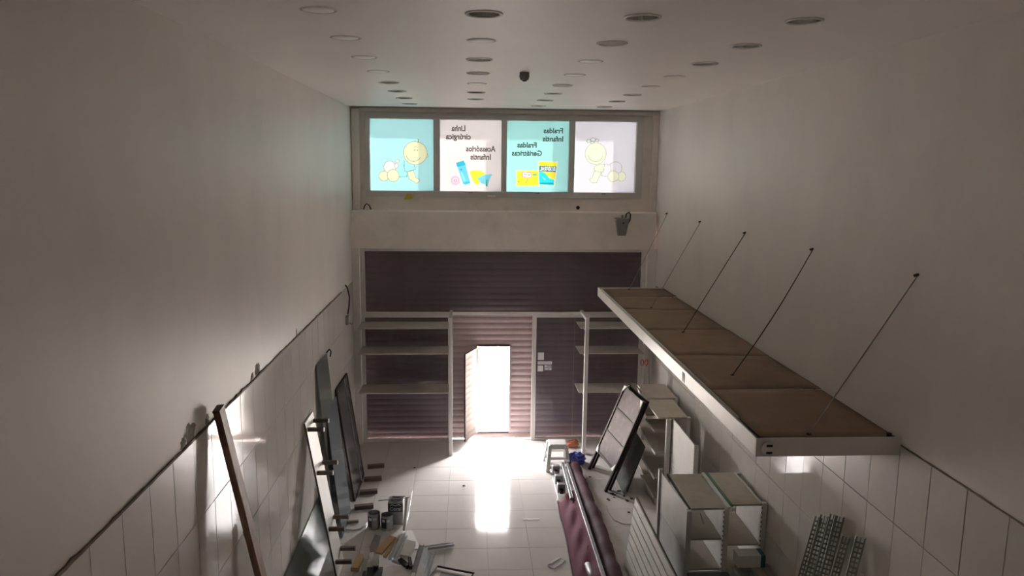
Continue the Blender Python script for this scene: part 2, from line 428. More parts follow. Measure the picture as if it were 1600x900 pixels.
for nm, a in (('void_side', (XL - 0.2, XL, YB - 0.2, 14.94)), ('void_side', (XR, XR + 0.2, YB - 0.2, 14.94)), ('void_side', (XL, XR, YB - 0.2, YB)), ('void_side', (XL, XR, 14.80, 14.94))):
    box(nm, *a, H, H + 0.3, M['facade'], ceil)

# ---- front wall
wf = thing('wall_front', (0, 14.46, 0), 'front wall with the high window band above a plastered beam', None, None, 'structure')
WX0, WX1, WZ0, WZ1 = -1.95, 3.32, 4.79, 6.34
box('masonry', XL - 0.2, WX0, 14.80, 14.94, 3.85, H, M['front'], wf)
box('masonry', WX1, XR + 0.2, 14.80, 14.94, 3.85, H, M['front'], wf)
box('masonry', WX0, WX1, 14.80, 14.94, 3.85, WZ0, M['front'], wf)
box('masonry', WX0, WX1, 14.80, 14.94, WZ1, H, M['front'], wf)
box('beam', XL - 0.0, XR - 0.04, 14.45, 14.66, 3.83, 4.53, M['front'], wf, 0.008)
box('ledge', XL - 0.2, XR + 0.2, 14.64, 14.82, 4.30, 4.535, M['front'], wf)
box('pilaster', XL + 0.01, -2.045, 14.68, 14.80, 4.54, 6.40, M['front'], wf, 0.012)
box('pilaster', 3.49, XR, 14.70, 14.80, 4.54, H, M['front'], wf, 0.01)
box('head_trim', -2.045, 3.49, 14.765, 14.80, 6.36, 6.432, M['front'], wf, 0.006)
box('jamb', XL - 0.2, -2.06, 14.46, 14.94, 0, 3.85, M['white_pnt'], wf)
box('jamb', 3.42, XR + 0.2, 14.46, 14.94, 0, 3.85, M['white_pnt'], wf)
box('side_return', XL - 0.2, XL, 14.66, 14.82, 3.8, H, M['front'], wf)
box('side_return', XR, XR + 0.2, 14.66, 14.82, 3.8, H, M['front'], wf)
box('shutter_box', -2.06, 3.42, 14.80, 14.94, 3.85, 3.9, M['front'], wf)
# round cable hole and a few scars on the plaster
v, f = lathe_vf([(0.0, 0), (0.036, 0), (0.036, 0.012), (0.0, 0.012)], (0, 0, 0), 18, False)
v = [(2.10 + a, 14.797 - c * 0.2, 4.605 + b) for a, b, c in v]
mesh('cable_hole', v, f, M['black'], wf)

# ---- window band: frame, four printed panes
win = thing('window_1', (0.68, 14.80, WZ0), 'high aluminium window band of four translucent printed shop panes', None, None, 'structure')
PX = [(-1.865, -0.67), (-0.55, 0.615), (0.715, 1.90), (2.01, 3.19)]
PZ0, PZ1 = 4.90, 6.235
fy0, fy1 = 14.755, 14.90
for nm, a in (('frame_rail', (WX0, WX1, fy0, fy1, WZ0, PZ0)), ('frame_rail', (WX0, WX1, fy0, fy1, PZ1, WZ1)),
              ('frame_stile', (WX0, PX[0][0], fy0, fy1, PZ0, PZ1)), ('frame_stile', (PX[3][1], WX1, fy0, fy1, PZ0, PZ1))):
    box(nm, *a, M['alu_frame'], win, 0.004)
for i in range(3):
    box('mullion', PX[i][1], PX[i+1][0], fy0 + 0.01, fy1, PZ0, PZ1, M['alu_frame'], win, 0.004)
box('frame_lip', WX0 + 0.03, WX1 - 0.03, 14.742, 14.756, PZ1 + 0.045, PZ1 + 0.06, M['alu_frame'], win)
box('frame_lip', WX0 + 0.03, WX1 - 0.03, 14.742, 14.756, PZ0 - 0.06, PZ0 - 0.045, M['alu_frame'], win)
for i, x in enumerate((0.03, 1.30, 2.58)):
    lt = box('latch', x - 0.04, x + 0.04, 14.74, 14.757, PZ0 - 0.035, PZ0 - 0.012, M['greymetal'], win, 0.003)
    box('latch_lever', x - 0.01, x + 0.02, 14.722, 14.742, PZ0 - 0.03, PZ0 - 0.018, M['greymetal'], lt)

def film_mat():
    m = bpy.data.materials.new('printed_window_film'); m.use_nodes = True
    N = m.node_tree.nodes; L = m.node_tree.links; N.remove(N['Principled BSDF'])
    at = N.new('ShaderNodeAttribute'); at.attribute_name = 'print'
    t = N.new('ShaderNodeBsdfTranslucent'); L.new(at.outputs['Color'], t.inputs['Color'])
    g = N.new('ShaderNodeBsdfGlossy'); g.inputs['Roughness'].default_value = 0.15
    mx = N.new('ShaderNodeMixShader'); mx.inputs['Fac'].default_value = 0.03
    L.new(t.outputs[0], mx.inputs[1]); L.new(g.outputs[0], mx.inputs[2]); L.new(mx.outputs[0], N['Material Output'].inputs['Surface'])
    return m
M['filmpane'] = film_mat()
FILM = 0.62   # transmission of the printed film; the layer added outside dims its daylight
M['dimming_layer'] = ink('added_dimming_layer', (0.124, 0.124, 0.124))  # added outer layer, cuts the daylight so the film colours can stay pale
#           # transmission of the printed film

GW, GH = 180, 205
def art(base, region, shapes):
    """paint flat print: region = (x0,x1,y0,y1) of the drawing frame, shapes in that frame's units"""
    x0, x1, y0, y1 = region
    xs = x0 + (np.arange(GW) + 0.5) / GW * (x1 - x0); ys = y1 - (np.arange(GH) + 0.5) / GH * (y1 - y0)
    X, Y = np.meshgrid(xs, ys)
    img = np.empty((GH, GW, 3)); img[:] = base
    for s in shapes:
        k = s[0]
        if k == 'ell':
            _, cx, cy, rx, ry, c, oc = s
            d = np.sqrt(((X - cx) / rx) ** 2 + ((Y - cy) / ry) ** 2)
            if c is not None: img[d <= 1] = c
            if oc is not None: img[np.abs(d - 1) * min(rx, ry) < 2.1] = oc
        elif k == 'poly':
            _, pts, c, oc = s
            ins = np.zeros(X.shape, bool); n = len(pts); dm = np.full(X.shape, 1e9)
            for i in range(n):
                (ax, ay), (bx, by) = pts[i], pts[(i + 1) % n]
                cond = ((ay > Y) != (by > Y))
                with np.errstate(divide='ignore', invalid='ignore'):
                    xi = (bx - ax) * (Y - ay) / (by - ay + 1e-12) + ax
                ins ^= cond & (X < xi)
                t = np.clip(((X - ax) * (bx - ax) + (Y - ay) * (by - ay)) / ((bx - ax) ** 2 + (by - ay) ** 2 + 1e-9), 0, 1)
                dm = np.minimum(dm, np.hypot(X - ax - t * (bx - ax), Y - ay - t * (by - ay)))
            if c is not None: img[ins] = c
            if oc is not None: img[dm < 2.1] = oc
        elif k == 'line':
            _, pts, c, w = s
            for (ax, ay), (bx, by) in zip(pts[:-1], pts[1:]):
                t = np.clip(((X - ax) * (bx - ax) + (Y - ay) * (by - ay)) / ((bx - ax) ** 2 + (by - ay) ** 2 + 1e-9), 0, 1)
                img[np.hypot(X - ax - t * (bx - ax), Y - ay - t * (by - ay)) < w] = c
        elif k == 'arc':
            _, cx, cy, r, a0, a1, c, w = s
            pts = [(cx + r * math.cos(math.radians(a0 + (a1 - a0) * i / 14)), cy + r * math.sin(math.radians(a0 + (a1 - a0) * i / 14))) for i in range(15)]
            for (ax, ay), (bx, by) in zip(pts[:-1], pts[1:]):
                t = np.clip(((X - ax) * (bx - ax) + (Y - ay) * (by - ay)) / ((bx - ax) ** 2 + (by - ay) ** 2 + 1e-9), 0, 1)
                img[np.hypot(X - ax - t * (bx - ax), Y - ay - t * (by - ay)) < w] = c
    return img
CYAN, WHITE, LILAC = lin(174, 232, 238), lin(238, 232, 234), lin(226, 226, 238)
SKIN, SKIN2, OUT, OUT2 = lin(232, 236, 196), lin(236, 240, 214), lin(150, 165, 140), lin(178, 182, 160)
SHIRT = lin(165, 232, 236)
baby1 = [('ell', 632, 450, 13, 16, SKIN, OUT), ('ell', 545, 430, 92, 94, SKIN, OUT),
         ('poly', [(458, 490), (500, 515), (540, 528), (546, 562), (480, 582), (478, 622), (425, 626), (405, 590), (415, 520)], SHIRT, None),
         ('line', [(458, 490), (456, 540), (464, 580), (482, 582), (546, 562), (536, 530)], lin(60, 120, 140), 1.7), ('line', [(420, 625), (478, 622), (480, 582)], lin(60, 120, 140), 1.7),
         ('ell', 345, 548, 47, 52, WHITE, OUT), ('ell', 405, 496, 16, 12, WHITE, OUT2), ('ell', 397, 535, 15, 20, WHITE, OUT2),
         ('ell', 297, 620, 38, 40, SKIN, OUT), ('ell', 370, 615, 46, 50, SKIN, OUT),
         ('poly', [(482, 582), (530, 574), (548, 628), (578, 650), (568, 668), (552, 678), (520, 655), (492, 640)], SKIN, OUT),
         ('arc', 532, 440, 58, 25, 165, lin(150, 130, 110), 2.0), ('ell', 541, 405, 4, 4, lin(90, 70, 60), None), ('ell', 562, 407, 4, 4, lin(90, 70, 60), None),
         ('line', [(566, 345), (572, 322), (566, 318)], lin(110, 90, 70), 2.0), ('arc', 552, 392, 14, 200, 330, OUT, 1.5)]
BLUE, TEAL, YEL = lin(110, 205, 246), lin(50, 180, 210), lin(246, 240, 70)
prods = [('ell', 855, 660, 36, 38, lin(250, 190, 215), None), ('ell', 855, 660, 22, 22, lin(246, 225, 235), None), ('ell', 855, 662, 14, 13, lin(245, 150, 190), None), ('ell', 855, 662, 7, 6, WHITE, None),
         ('poly', [(966, 590), (1000, 575), (1060, 580), (1095, 605), (1060, 640), (1040, 692), (1010, 685), (990, 645)], YEL, None),
         ('poly', [(1030, 640), (1080, 612), (1150, 605), (1128, 650), (1112, 705), (1095, 690), (1060, 680)], lin(120, 205, 225), None),
         ('poly', [(1098, 700), (1104, 650), (1112, 652), (1110, 708)], lin(70, 150, 130), None),
         ('poly', [(866, 530), (932, 515), (974, 678), (945, 692), (918, 690)], BLUE, None), ('poly', [(860, 518), (922, 500), (934, 530), (870, 548)], TEAL, None),
         ('line', [(870, 548), (936, 531)], lin(60, 150, 190), 2), ('ell', 902, 572, 8, 9, lin(70, 150, 180), None), ('line', [(905, 600), (930, 660)], lin(150, 225, 250), 8),
         ('poly', [(918, 690), (945, 692), (974, 678), (968, 665), (920, 672)], lin(60, 200, 230), None)]
FONT5 = {'B': '11110100011000111110100011000111110', 'I': '01110001000010000100001000010001110', 'G': '01110100011000010111100011000101110',
         'F': '11111100001000011110100001000010000', 'R': '11110100011000111110101001001010001', 'A': '01110100011000111111100011000110001', 'L': '10000100001000010000100001000011111'}
def bits(txt, x0, x1, y0, y1, c):
    """mirrored block letters"""
    out = []; n = len(txt) * 6 - 1; px, py = (x1 - x0) / n, (y1 - y0) / 7
    for i, ch in enumerate(txt):
        for b, v in enumerate(FONT5[ch]):
            if v == '1':
                r, q = divmod(b, 5); u = x1 - (i * 6 + q + 1) * px; w = y0 + r * py
                out.append(('poly', [(u - .3, w - .3), (u + px + .3, w - .3), (u + px + .3, w + py + .3), (u - .3, w + py + .3)], c, None))
    return out
packs = [('poly', [(140, 585), (322, 582), (324, 715), (142, 718)], lin(228, 246, 190), None), ('poly', [(148, 594), (314, 590), (316, 708), (150, 710)], lin(244, 226, 64), None),
         ('poly', [(190, 602), (258, 605), (262, 640), (232, 648), (190, 636)], lin(238, 232, 222), lin(170, 150, 190)), ('line', [(200, 620), (250, 624)], lin(150, 130, 190), 2.2),
         ('line', [(275, 622), (300, 620)], lin(70, 180, 190), 5), ('ell', 162, 680, 6, 5, lin(170, 150, 60), None), ('line', [(220, 690), (232, 655)], lin(240, 160, 120), 3),
         ('poly', [(314, 508), (470, 512), (450, 712), (318, 708)], lin(232, 246, 205), None),
         ('poly', [(322, 515), (463, 520), (458, 552), (322, 548)], lin(244, 236, 60), None), ('poly', [(322, 548), (458, 552), (454, 598), (322, 592)], lin(74, 128, 150), None),
         ('poly', [(322, 592), (454, 598), (448, 655), (420, 652), (370, 610)], lin(240, 220, 70), None), ('poly', [(322, 592), (368, 605), (405, 650), (442, 660), (440, 705), (324, 700)], lin(50, 215, 225), None),
         ('line', [(335, 690), (430, 690)], lin(40, 150, 165), 5), ('line', [(350, 640), (372, 660)], lin(150, 245, 245), 5), ('line', [(345, 532), (400, 540)], lin(190, 180, 80), 2)]
packs += bits('BIGFRAL', 328, 448, 558, 588, lin(235, 242, 240))
baby2 = [('ell', 920, 572, 52, 50, LILAC, OUT2), ('ell', 757, 458, 84, 86, SKIN2, OUT2), ('arc', 757, 462, 60, 15, 170, OUT, 2.0),
         ('ell', 744, 420, 3, 4, OUT, None), ('ell', 758, 420, 3, 4, OUT, None),
         ('ell', 700, 358, 18, 14, None, OUT), ('ell', 733, 348, 20, 16, None, OUT), ('ell', 765, 352, 14, 12, None, OUT), ('ell', 728, 368, 16, 10, None, OUT),
         ('poly', [(750, 558), (800, 545), (832, 540), (826, 602), (775, 604), (748, 588)], SKIN2, OUT2),
         ('poly', [(752, 598), (806, 606), (786, 660), (772, 690), (738, 694), (712, 668), (735, 650)], SKIN2, OUT2),
         ('poly', [(830, 545), (882, 548), (884, 590), (862, 640), (812, 635), (806, 606), (826, 602)], LILAC, OUT2),
         ('ell', 972, 640, 34, 38, SKIN2, OUT2), ('ell', 905, 638, 44, 44, SKIN2, OUT2)]
ART = [(CYAN, (195, 690, 158, 738), baby1), (WHITE, (735, 1222, 178, 745), prods), (lin(168, 230, 230), (65, 552, 190, 760), packs), (LILAC, (585, 1075, 205, 770), baby2)]
TXT = [[], [('Linha', 825, 935, 220, 265), ('cirúrgica', 780, 978, 285, 330), ('Acessórios', 940, 1175, 380, 425), ('Infantis', 975, 1138, 445, 490)],
       [('Fraldas', 352, 505, 243, 285), ('Infantis', 345, 508, 308, 350), ('Fraldas', 147, 300, 360, 402), ('Geriátricas', 105, 342, 425, 468)], []]
PLAB = ['aqua film pane with a smiling crawling baby drawing', 'white film pane with mirrored lettering and a blue bottle', 'aqua film pane with mirrored lettering and yellow packs', 'pale lilac film pane with a crawling baby girl drawing']
for i, (base, reg, shapes) in enumerate(ART):
    x0, x1 = PX[i]; img = art(base, reg, shapes) * FILM
    gx = np.linspace(x0, x1, GW + 1); gz = np.linspace(PZ0, PZ1, GH + 1)
    me = bpy.data.meshes.new('pane')
    A, B = np.meshgrid(gx, gz); yy = 14.852
    V = np.stack([A.ravel() - 0.68, np.full(A.size, yy - 14.80), B.ravel() - WZ0], 1)
    idx = (np.arange(GH)[:, None] * (GW + 1) + np.arange(GW)[None, :]).ravel()
    Fq = np.stack([idx, idx + 1, idx + GW + 2, idx + GW + 1], 1)
    me.vertices.add(len(V)); me.vertices.foreach_set('co', V.astype(np.float32).ravel())
    me.loops.add(Fq.size); me.loops.foreach_set('vertex_index', Fq.astype(np.int32).ravel())
    me.polygons.add(len(Fq)); me.polygons.foreach_set('loop_start', (np.arange(len(Fq)) * 4).astype(np.int32))
    me.update(calc_edges=True)
    at = me.attributes.new('print', 'FLOAT_COLOR', 'FACE')
    at.data.foreach_set('color', np.concatenate([img.reshape(-1, 3), np.ones((GW * GH, 1))], 1).astype(np.float32).ravel())
    me.materials.append(M['filmpane'])
    po = bpy.data.objects.new('pane', me); COL.objects.link(po); po.parent = win; po['label'] = PLAB[i]
    box('film_dimmer', x0 - 0.004, x1 + 0.004, 14.874, 14.88, PZ0 - 0.004, PZ1 + 0.004, M['dimming_layer'], po)  # added behind the film only to dim the daylight on it
    for (t, a, b, c, d) in TXT[i]:
        cu = bpy.data.curves.new('lettering', 'FONT'); cu.body = t; cu.size = 1.0; cu.offset = 0.032; cu.resolution_u = 3
        tmp = bpy.data.objects.new('tmp', cu); COL.objects.link(tmp)
        bpy.context.view_layer.update()
        tm = bpy.data.meshes.new_from_object(tmp.evaluated_get(bpy.context.evaluated_depsgraph_get()))
        bpy.data.objects.remove(tmp); bpy.data.curves.remove(cu)
        co = np.array([v.co[:] for v in tm.vertices]); mn, mx_ = co.min(0), co.max(0)
        # baseline-to-ascender box; mirrored left-right because the print faces the street
        u = 1 - (co[:, 0] - mn[0]) / (mx_[0] - mn[0]); w = (co[:, 1] - 0.0) / 0.72
        fx = a + u * (b - a); fyp = d - w * (d - c)
        X = x0 + (fx - reg[0]) / (reg[1] - reg[0]) * (x1 - x0); Z = PZ1 - (fyp - reg[2]) / (reg[3] - reg[2]) * (PZ1 - PZ0)
        for k, v in enumerate(tm.vertices): v.co = (X[k] - 0.68, 14.848 - 14.80, Z[k] - WZ0)
        tm.materials.clear(); tm.materials.append(M['ink_text'])
        lo = bpy.data.objects.new('lettering', tm); COL.objects.link(lo); lo.parent = po; lo['label'] = 'dark mirrored lettering'

# ---- street outside
tag(box('pavement', -14, 16, 14.66, 34, -0.25, -0.012, M['pave']), 'sunlit pavement outside the open door', None, None, 'structure')

# ---- roller shutter behind the shop window glass, with the wicket door opening
DX0, DX1, DZ0, DZ1 = 0.17, 0.80, 0.14, 1.88
SY = 14.72
rs = thing('roller_shutter', (0.68, SY, 0), 'closed brown corrugated steel roller shutter with a small doorway', 'shutter')
PIT = 0.118
def slat_vf(x0, x1, z0, z1, Y, amp=0.016):
    n = 6; V, F = [], []
    for x in (x0, x1):
        for k in range(n + 1):
            t = k / n; V.append((x, Y - amp * math.sin(math.pi * t) , z0 + (z1 - z0) * t))
        for k in range(n, -1, -1):
            t = k / n; V.append((x, Y + 0.008 - amp * math.sin(math.pi * t) * 0.6, z0 + (z1 - z0) * t))
    m_ = 2 * (n + 1)
    F = [(k, (k + 1) % m_, m_ + (k + 1) % m_, m_ + k) for k in range(m_)] + [tuple(range(m_)), tuple(range(2 * m_ - 1, m_ - 1, -1))]
    return V, F
smc = {}
def slat(x0, x1, z0, z1, m, parent, Y=SY):
    key = (round(x0, 3), round(x1, 3), round(z1 - z0, 4), Y, m.name)
    if key not in smc:
        v, f = slat_vf(x0, x1, 0, z1 - z0, Y)
        o = mesh('slat', [(a, b, c + origin(parent).z) for a, b, c in v], f, m, parent); smc[key] = o.data; o.location.z = z0
    else:
        o = bpy.data.objects.new('slat', smc[key]); COL.objects.link(o); o.parent = parent; o.location.z = z0
    return o
SX0, SX1 = -2.055, 3.415
nr = int(4.25 / PIT)
zz = 0.0
k = 0
while zz < 4.2:
    z1 = zz + PIT + 0.004
    if z1 <= DZ0 + 0.001 or zz >= DZ1 - 0.02:
        slat(SX0, SX1, zz, z1, M['shutter'], rs)
    else:
        slat(SX0, DX0 - 0.035, zz, z1, M['shutter'], rs); slat(DX1 + 0.035, SX1, zz, z1, M['shutter'], rs)
    zz += PIT
for a in ((DX0 - 0.04, DX0, SY - 0.03, SY + 0.03, 0.118, DZ1 + 0.04), (DX1, DX1 + 0.04, SY - 0.03, SY + 0.03, 0.118, DZ1 + 0.04)):
    box('door_jamb', *a, M['shutter'], rs)
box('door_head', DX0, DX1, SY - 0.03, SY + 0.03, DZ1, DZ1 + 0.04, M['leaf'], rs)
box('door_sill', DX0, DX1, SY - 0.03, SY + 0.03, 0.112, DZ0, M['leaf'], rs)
# wicket leaf swung inwards
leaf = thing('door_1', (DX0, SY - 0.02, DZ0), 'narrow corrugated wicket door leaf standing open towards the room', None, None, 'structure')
LW = 0.62
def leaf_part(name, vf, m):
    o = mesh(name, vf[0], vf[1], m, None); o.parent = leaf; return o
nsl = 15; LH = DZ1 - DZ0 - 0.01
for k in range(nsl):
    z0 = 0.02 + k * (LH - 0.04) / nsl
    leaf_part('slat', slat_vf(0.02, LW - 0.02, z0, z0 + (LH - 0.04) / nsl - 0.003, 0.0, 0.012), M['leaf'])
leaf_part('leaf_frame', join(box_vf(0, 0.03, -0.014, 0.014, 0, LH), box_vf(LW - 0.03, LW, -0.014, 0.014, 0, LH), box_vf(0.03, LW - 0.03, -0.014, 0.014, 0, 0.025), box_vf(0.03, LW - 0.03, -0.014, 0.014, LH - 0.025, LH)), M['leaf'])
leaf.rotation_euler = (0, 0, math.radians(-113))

# ---- shop window glazing
GY = 14.585
def glazing(name, label, x0, x1, z0, z1, splits=(), fw=0.05, hw=0.05):
    g = thing(name, ((x0 + x1) / 2, GY, z0), label, None, None, 'structure')
    for a in ((x0, x0 + fw, z0, z1), (x1 - fw, x1, z0, z1)):
        box('frame_stile', a[0], a[1], GY - 0.03, GY + 0.03, a[2], a[3], M['white_frame'], g, 0.003)
    box('frame_rail', x0 + fw, x1 - fw, GY - 0.03, GY + 0.03, z0, z0 + hw, M['white_frame'], g, 0.003)
    box('frame_rail', x0 + fw, x1 - fw, GY - 0.03, GY + 0.03, z1 - hw, z1, M['white_frame'], g, 0.003)
    xs = [x0 + fw] + list(splits) + [x1 - fw]
    for a, b in zip(xs[:-1], xs[1:]):
        box('pane', a + 0.002, b - 0.002, GY - 0.004, GY + 0.004, z0 + hw, z1 - hw, M['glass_store'], g)
    return g
glazing('window_2', 'left shop window glass in a white frame before the shutter', -2.058, -0.33, 0.0, 2.54, fw=0.07)
gr = glazing('window_3', 'right shop window glass in a white frame with stuck-on paper notices', 1.235, 3.418, 0.0, 2.54, splits=(2.06,), fw=0.08)
glazing('window_4', 'wide transom glass above the shop window and doorway', -2.058, 3.418, 2.54, 3.83, fw=0.09, hw=0.06)
def decal(x0, x1, z0, z1, m, lab):
    o = box('notice', x0, x1, GY - 0.006, GY - 0.0045, z0, z1, m, gr); o['label'] = lab; return o
decal(1.35, 1.47, 1.64, 1.79, M['paper'], 'white square notice')
n1 = decal(1.35, 1.63, 1.55, 1.61, M['paper'], 'long white strip notice')
for k in range(9): box('print_mark', 1.365 + k * 0.028, 1.383 + k * 0.028, GY - 0.0075, GY - 0.006, 1.567, 1.592, M['greytext'], n1)
decal(1.35, 1.46, 1.41, 1.53, M['paper'], 'small white notice')
n2 = decal(1.48, 1.63, 1.43, 1.54, M['greytext'], 'grey square notice')
for a in ((1.49, 1.53, 1.50, 1.53), (1.55, 1.61, 1.49, 1.50), (1.50, 1.56, 1.45, 1.47), (1.58, 1.62, 1.44, 1.47)): box('print_mark', a[0], a[1], GY - 0.0075, GY - 0.006, a[2], a[3], M['paper'], n2)

# ================================================================== CEILING FITTINGS
ROWS = ['row nearest the left wall', 'second row from the left wall', 'third row from the left wall', 'row nearest the right wall']
STATE = ['CCCCODDD', 'OCOBCDD', 'OBCCBDDD', 'OOOFFODD']
lmesh = {}
def downlight(i, j, st):
    x, y = LX[i], LY[j]
    word = {'C': 'white-covered', 'F': 'flush painted-over', 'O': 'open', 'B': 'open bright-backed', 'D': 'open dark'}[st]
    o = thing('ceiling_downlight', (x, y, H), f'{word} round downlight, {ORD[j]} from camera in the {ROWS[i]}', 'light', 'recessed ceiling downlights')
    parts = []
    if st in 'CF':
        parts = [('ring', [(RC - 0.004, 0.004), (RC + 0.008, 0.0), (RC + 0.008, -0.003), (RC - 0.002, -0.007), (RC - 0.01, -0.003), (RC - 0.004, 0.004)], M['ceil'] if st == 'F' else M['lampring']),
                 ('cover', [(0.0, -0.004), (RC - 0.011, -0.0035), (RC - 0.011, 0.002), (0.0, 0.002)], M['disc'] if st == 'C' else M['ceil'])]
    else:
        cup = {'O': M['chrome'], 'B': M['disc'], 'D': M['lampcup']}[st]
        parts = [('ring', [(RC - 0.003, 0.0), (RC + 0.014, 0.0), (RC + 0.014, -0.006), (RC + 0.004, -0.013), (RC - 0.008, -0.009), (RC - 0.008, 0.0), (RC - 0.003, 0.0)], M['lampring']),
                 ('reflector', [(RC - 0.008, 0.0), (RC - 0.014, 0.05), (RC - 0.035, 0.10), (0.0, 0.112)], cup)]
    for nm, prof, m in parts:
        key = (nm, st)
        if key not in lmesh:
            v, f = lathe_vf(prof, (x, y, H), 28, False); po = mesh(nm, v, f, m, o, smooth=True); lmesh[key] = po.data
        else:
            po = bpy.data.objects.new(nm, lmesh[key]); COL.objects.link(po); po.parent = o
    if st in 'OB':
        for s in (-1, 1):
            key = ('bulb', s)
            if key not in lmesh:
                v, f = tube_vf([(x + s * 0.035, y - 0.05, H + 0.055), (x + s * 0.035, y + 0.06, H + 0.055)], 0.018, 10); po = mesh('bulb', v, f, M['bulb'], o, smooth=True); lmesh[key] = po.data
            else:
                po = bpy.data.objects.new('bulb', lmesh[key]); COL.objects.link(po); po.parent = o
for i in range(4):
    for j, st in enumerate(STATE[i]): downlight(i, j, st)
se = thing('ceiling_sensor', (0.62, 8.9, H), 'small dark grey sensor hanging from the ceiling between the lights', 'sensor')
v, f = lathe_vf([(0.0, 0.0), (0.055, 0.0), (0.055, -0.035), (0.06, -0.04), (0.045, -0.085), (0.0, -0.085)], (0.62, 8.9, H), 16, False)
mesh('housing', v, f, M['greybox'], se); v, f = lathe_vf([(0, -0.085), (0.03, -0.085), (0.022, -0.1), (0, -0.1)], (0.62, 8.9, H), 12, False); mesh('lens', v, f, M['black'], se)

# ================================================================== FRONT WALL FITTINGS
em = thing('emergency_lamp', (2.89, 14.45, 4.12), 'grey wedge-shaped emergency lamp box with a black lead on the beam', 'lamp')
mesh('body', [(2.77, 14.45, 4.38), (3.0, 14.45, 4.38), (2.97, 14.45, 4.10), (2.82, 14.45, 4.10), (2.76, 14.26, 4.42), (3.0, 14.26, 4.42), (2.96, 14.34, 4.12), (2.82, 14.34, 4.12)],
     [(0, 1, 2, 3), (4, 7, 6, 5), (0, 4, 5, 1), (3, 2, 6, 7), (0, 3, 7, 4), (1, 5, 6, 2)], M['greymetal'], em)
box('rim', 2.755, 3.005, 14.25, 14.45, 4.42, 4.44, M['galv'], em)
tube('lead', [(2.96, 14.42, 4.44), (2.97, 14.40, 4.52), (3.02, 14.40, 4.55), (3.05, 14.42, 4.5), (3.05, 14.44, 4.40), (3.01, 14.44, 4.33)], 0.013, M['black'], em)
v, f = lathe_vf([(0, 0), (0.02, 0), (0.02, 0.06), (0, 0.06)], (0, 0, 0), 12, False)
mesh('knob', [(2.88 + a, 14.33 + b, 4.44 + c) for a, b, c in v], f, M['greymetal'], em)
mesh('screw', [(2.89 + a * 0.8, 14.288 - c * 0.4, 4.35 + b * 0.8) for a, b, c in v], f, M['black'], em)
tag(tube('wall_cable', [(-1.99, 14.70, 4.545), (-1.97, 14.70, 4.61), (-1.93, 14.69, 4.655), (-1.88, 14.69, 4.62), (-1.85, 14.70, 4.545)], 0.011, M['black']), 'black cable loop poking up from the ledge under the window', 'cable')
def blob(name, c, r, m, parent=None, seed=1, n=2, sc=(1, 1, 1), amp=0.25):
    bm = bmesh.new(); bmesh.ops.create_icosphere(bm, subdivisions=n, radius=1)
    rr = random.Random(seed)
    for v in bm.verts:
        k = 1 + rr.uniform(-amp, amp)
        v.co = Vector((v.co.x * r * sc[0] * k, v.co.y * r * sc[1] * k, max(v.co.z * r * sc[2] * k, -r * sc[2] * 0.6)))
    V = [tuple(Vector(c) + v.co) for v in bm.verts]; F = [tuple(v.index for v in f.verts) for f in bm.faces]; bm.free()
    return mesh(name, V, F, m, parent)
tp = mesh('tape_patch', *plate_vf([(-1.24, 14.738, 4.735), (-1.07, 14.738, 4.755), (-1.08, 14.738, 4.83), (-1.15, 14.738, 4.85), ][:4], 0.006), M['yellow'])
tag(tp, 'small yellow tape patch stuck to the window sill rail', 'tape')
tag(box('bright_fleck_plate', 0.35, 0.50, 14.745, 14.752, 4.80, 4.83, M['disc']), 'small bright plate under the second window pane', 'plate')  # small pale plate set on the bottom frame rail
cb = thing('cable_outlet', (XL, 13.6, 2.6), 'broken cable outlet box with a dangling black cable on the left wall', 'outlet')
tube('cable', [(XL + 0.02, 13.55, 3.28), (XL + 0.05, 13.58, 3.22), (XL + 0.07, 13.66, 3.05), (XL + 0.06, 13.66, 2.88), (XL + 0.04, 13.62, 2.74)], 0.013, M['black'], cb)
box('outlet_box', XL + 0.01, XL + 0.07, 13.52, 13.66, 2.56, 2.72, M['galv'], cb, 0.01)
tube('cable_tail', [(XL + 0.06, 13.6, 2.6), (XL + 0.10, 13.62, 2.55), (XL + 0.12, 13.68, 2.57)], 0.012, M['greymetal'], cb)

# ---- display posts and glass shelves in both shop windows
PY = 13.82
def display(side, x_post, xs0, xs1, names):
    po = thing('display_post', (x_post, PY, 0), names[0], 'post')
    box('post', x_post - 0.035, x_post + 0.035, PY - 0.035, PY + 0.035, 0, 2.64, M['white_frame'], po, 0.004)
    box('top_rail', x_post - 0.03, x_post + 0.03, PY + 0.035, GY - 0.032, 2.58, 2.64, M['white_frame'], po, 0.003)
    box('foot_rail', x_post - 0.02, x_post + 0.02, PY + 0.035, GY - 0.032, 0.0, 0.03, M['white_frame'], po, 0.003)
    for zi, (z, w) in enumerate(((1.19, 'lowest'), (1.94, 'middle'), (2.42, 'highest'))):
        br = box('bracket', x_post - 0.035 - (0.0), x_post - 0.02, PY + 0.035, PY + 0.62, z - 0.035, z - 0.006, M['white_frame'], po)
        sh = thing('glass_shelf', ((xs0 + xs1) / 2, 14.1, z), f'{w} dusty glass shelf in the {side} shop window', 'shelf', f'glass shelves in the {side} shop window')
        s0 = box('glass_sheet', xs0, xs1, PY + (0.04 if not (xs0 < x_post < xs1) else 0.04), 14.45, z, z + 0.012, M['glass_shelf'], sh)
        box('front_edge', xs0, xs1, PY + 0.034, PY + 0.04, z - 0.004, z + 0.016, M['shelf_dust'], sh)
        for xx in (xs0 + 0.02,) if side == 'left' else (xs1 - 0.02,):
            box('wall_cleat', xx - 0.02, xx + 0.02, 13.95, 14.4, z - 0.03, z - 0.001, M['white_frame'], sh)
display('left', -0.335, -2.03, -0.375, ['slim white square post of the display beside the open door'])
display('right', 2.185, 2.07, 3.27, ['slim white square post of the display behind the leaning dark frames'])
